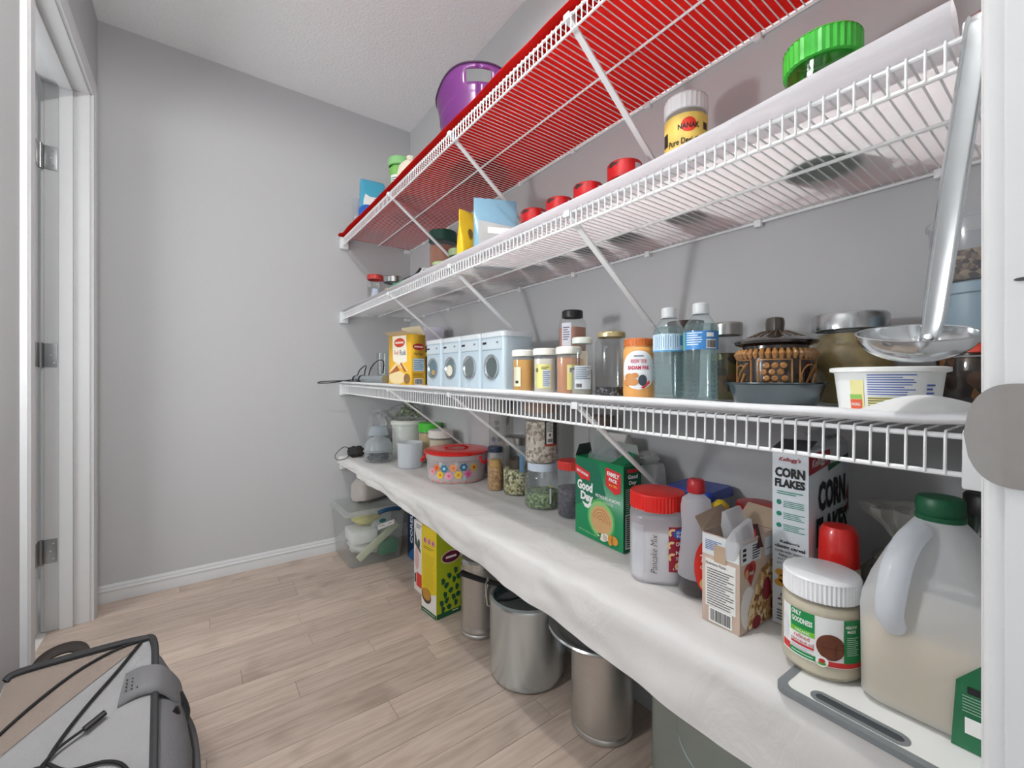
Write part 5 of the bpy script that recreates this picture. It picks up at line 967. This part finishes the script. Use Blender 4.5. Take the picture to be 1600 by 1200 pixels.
hp_ = cr([(-.01, .0, .238), (-.045, .06, .262), (-.085, .125, .266), (-.118, .19, .272), (-.124, .205, .274)], 6)
hd = G().tube(hp_, [.009+.005*i/len(hp_) for i in range(len(hp_))], 10, flat=.7).build('bar_handle', pm('0E0F12', .3), t)
G().tube([(-.085, .078, .20), (-.098, .085, .205), (-.1, .092, .268), (-.085, .1, .285), (-.08, .105, .27), (-.098, .108, .2)], .0025, 6).build('wire_clip', STEEL, hd)
x, y = .895, .80
t = jarthing('steel_drum', 'brushed steel drum beside the aluminium cooker', 'canister', x, y, 0)
G().lathe([(0, 0), (.08, 0), (.084, .004), (.084, .012), (.081, .016), (.084, .022), (.083, .03)]+[(.083+(.0006 if i % 2 else 0), .035+i*.004) for i in range(50)]+[(.084, .236), (.085, .24)], 56).build('body', BRUSH, t)
t = jarthing('steel_basin', 'wide rimmed steel basin sitting on the brushed drum', 'basin', x, y, .2405)
G().lathe([(0, .001), (.06, .001), (.1, .006), (.128, .02), (.135, .03), (.146, .032), (.147, .028), (.149, .031), (.146, .035), (.134, .033), (.122, .024), (.09, .01), (0, .004)], 64).build('basin', STEEL, t)
t = thing('square_tin', 'tall square tin with embossed ring, at the near end', 'tin', .91, .45, 0, 0); SQ = pm('9FB0B0', .3, 1, .2, 12); G().loft([rsq(.12, .125, .018, 0), rsq(.12, .125, .018, .355), rsq(.115, .12, .016, .36)]).build('body', SQ, t); G().lathe([(.075, 0), (.077, .002), (.079, 0)], 40).xf(Matrix.Translation((-.1195, -.02, .24)) @ Matrix.Rotation(-PI/2, 4, 'Y')).build('embossed_ring', SQ, t)
# backpack lying back on the floor
t = thing('backpack', 'grey backpack with black bungee cord lying near doorway', 'backpack', -.196, 1.13, 0, 0)
BK = pm('9A9A9A', .8, 0, .1, 25, .25, 220); BKD = pm('6A6A6C', .75, 0, .12, 25, .2, 200); TAU = pm('8E8177', .8, 0, .1, 20, .2, 200)
def zs(yy): q = (yy+.21)/.415; return .10+.22*q+.022*math.sin(PI*max(0, min(1, q)))
def brg(yy, hw, zt, rad):
    zt = max(zt, .03); return [(a+.012 if a > 0 else max(a, -.127), yy, zt/2+b_) for a, b_, _ in rsq(hw, zt/2-.001, min(rad, zt/2-.004), 0, 6)]
G().loft([brg(-.30, .1, .05, .02), brg(-.26, .135, .075, .03), brg(-.21, .16, .095, .04), brg(-.1, .178, zs(-.1)-.008, .06), brg(0, .178, zs(0)-.008, .07), brg(.1, .162, zs(.1)-.008, .075), brg(.17, .14, zs(.17)-.008, .075), brg(.21, .122, .312, .07), brg(.235, .11, .29, .06), brg(.255, .1, .22, .06), brg(.262, .09, .14, .05)]).build('body', BKD, t, smooth=60)
def fp(x_, s_, d=0):                                 # s_ runs up the reclined front from the low hem to the top edge
    yy = -.21+.415*s_; e = max(0, abs(x_)/.135-.7)
    return Vector((x_, yy, zs(yy)+.004-.05*e*e))+Vector((0, -.45, .89))*d
hwf = lambda s_: .138-.02*s_
G().grid(lambda u, v: fp(max(-.127, (2*u-1)*hwf(v)), v, 0), 24, 24).build('front_panel', BK, t, smooth=60)
G().grid(lambda u, v: (lambda x_, lo: fp(x_, lo+(.985-lo)*v, .002))(-.117+.21*u, .985-.42*(1-u)**1.0-.02), 16, 10).build('mesh_pocket', TAU, t, smooth=60)
edge = [fp(-.118, .97, .004), fp(-.1, .995, .006), fp(0, 1.0, .008), fp(.09, .995, .006), fp(.116, .96, .004), fp(.124, .7, .002), fp(.13, .4, .002), fp(.137, .05, .002)]
G().tube(cr(edge), .007, 8).build('piping', pm('333335', .7), t)
PC = pm('1C1C1E', .8, 0, .5, 400)
G().tube(cr([fp(.095, .985, .006), fp(.06, .84, .006), fp(.02, .7, .006), fp(-.01, .58, .007), fp(-.03, .47, .008), fp(-.06, .33, .006), fp(-.1, .2, .006)]), .003, 6).build('bungee_cord', PC, t)
G().tube(cr([fp(-.125, .62, .006), fp(-.07, .77, .006), fp(-.01, .9, .006), fp(.05, .97, .006), fp(.095, .985, .006)]), .003, 6).build('bungee_cord', PC, t)
G().tube(cr([fp(-.02, .5, .008), fp(.01, .45, .006), fp(.06, .43, .006), fp(.09, .38, .006), fp(.105, .28, .006), fp(.11, .15, .006)]), .003, 6).build('bungee_cord', PC, t)
G().tube(cr([fp(-.035, .48, .008), fp(-.01, .54, .012), fp(.025, .585, .013)]), .0028, 6).build('bungee_cord', PC, t)
G().tube([fp(.022, .58, .013), fp(.05, .625, .013)], .0058, 8).build('cord_pull', BLACK, t); blob('cord_lock', DARK, t, .012, .01, .011, 3, .05, 16, 10).location = fp(-.035, .465, .002)
spts = cr([fp(.07, .72, .004), fp(.1, .73, .01), fp(.135, .72, .006), fp(.165, .69, -.03), fp(.168, .65, -.06)], 6); R = []
for i, p in enumerate(spts):
    q = i/(len(spts)-1); ww = .034-.012*q; up_ = Vector((.55*q, 0, 1-.4*q)).normalized(); al = Vector((.12*(1-q), 1, .5)).normalized()
    R.append([p+al*ww-up_*.003, p+al*ww+up_*.003, p+al*ww*.5+up_*.006, p-al*ww*.5+up_*.006, p-al*ww+up_*.003, p-al*ww-up_*.003])
st = G().loft(R).build('compression_strap', pm('6E6E70', .6, 0, .1, 30), t, smooth=60)
G().tube(cr([fp(.165, .69, -.03), fp(.178, .62, -.045), fp(.17, .56, -.05), fp(.158, .6, -.02)]), .008, 8).build('buckle', BLACK, st)
decal(st, 'vent_holes', BLACK, [oval(.078+.009*i, .695+.018*j, .0015, .0045) for i in range(3) for j in range(4)], lambda a, b_, d=0: fp(a, b_, .0135+d), .001)
G().tube(cr([(-.09, .225, .285), (-.08, .262, .312), (-.05, .272, .322), (-.02, .265, .316), (-.005, .232, .292)]), .013, 8, flat=.45).build('grab_handle', pm('2A211C', .7), t)
for zz in (.07, .12): G().tube(cr([(.182, -.2, zz*.7), (.198, -.05, zz), (.19, .08, zz+.02), (.165, .17, zz+.03)]), .007, 8).build('side_strap', pm('4A4A4C', .7), t)
text(t, 'DYNAMIC', PAPER, lambda a, b_, d=0: fp(a-.055, .3+b_*2.4, .002+d), 0, 0, .012, .075, .001, .02, 0, PI/2*.95)
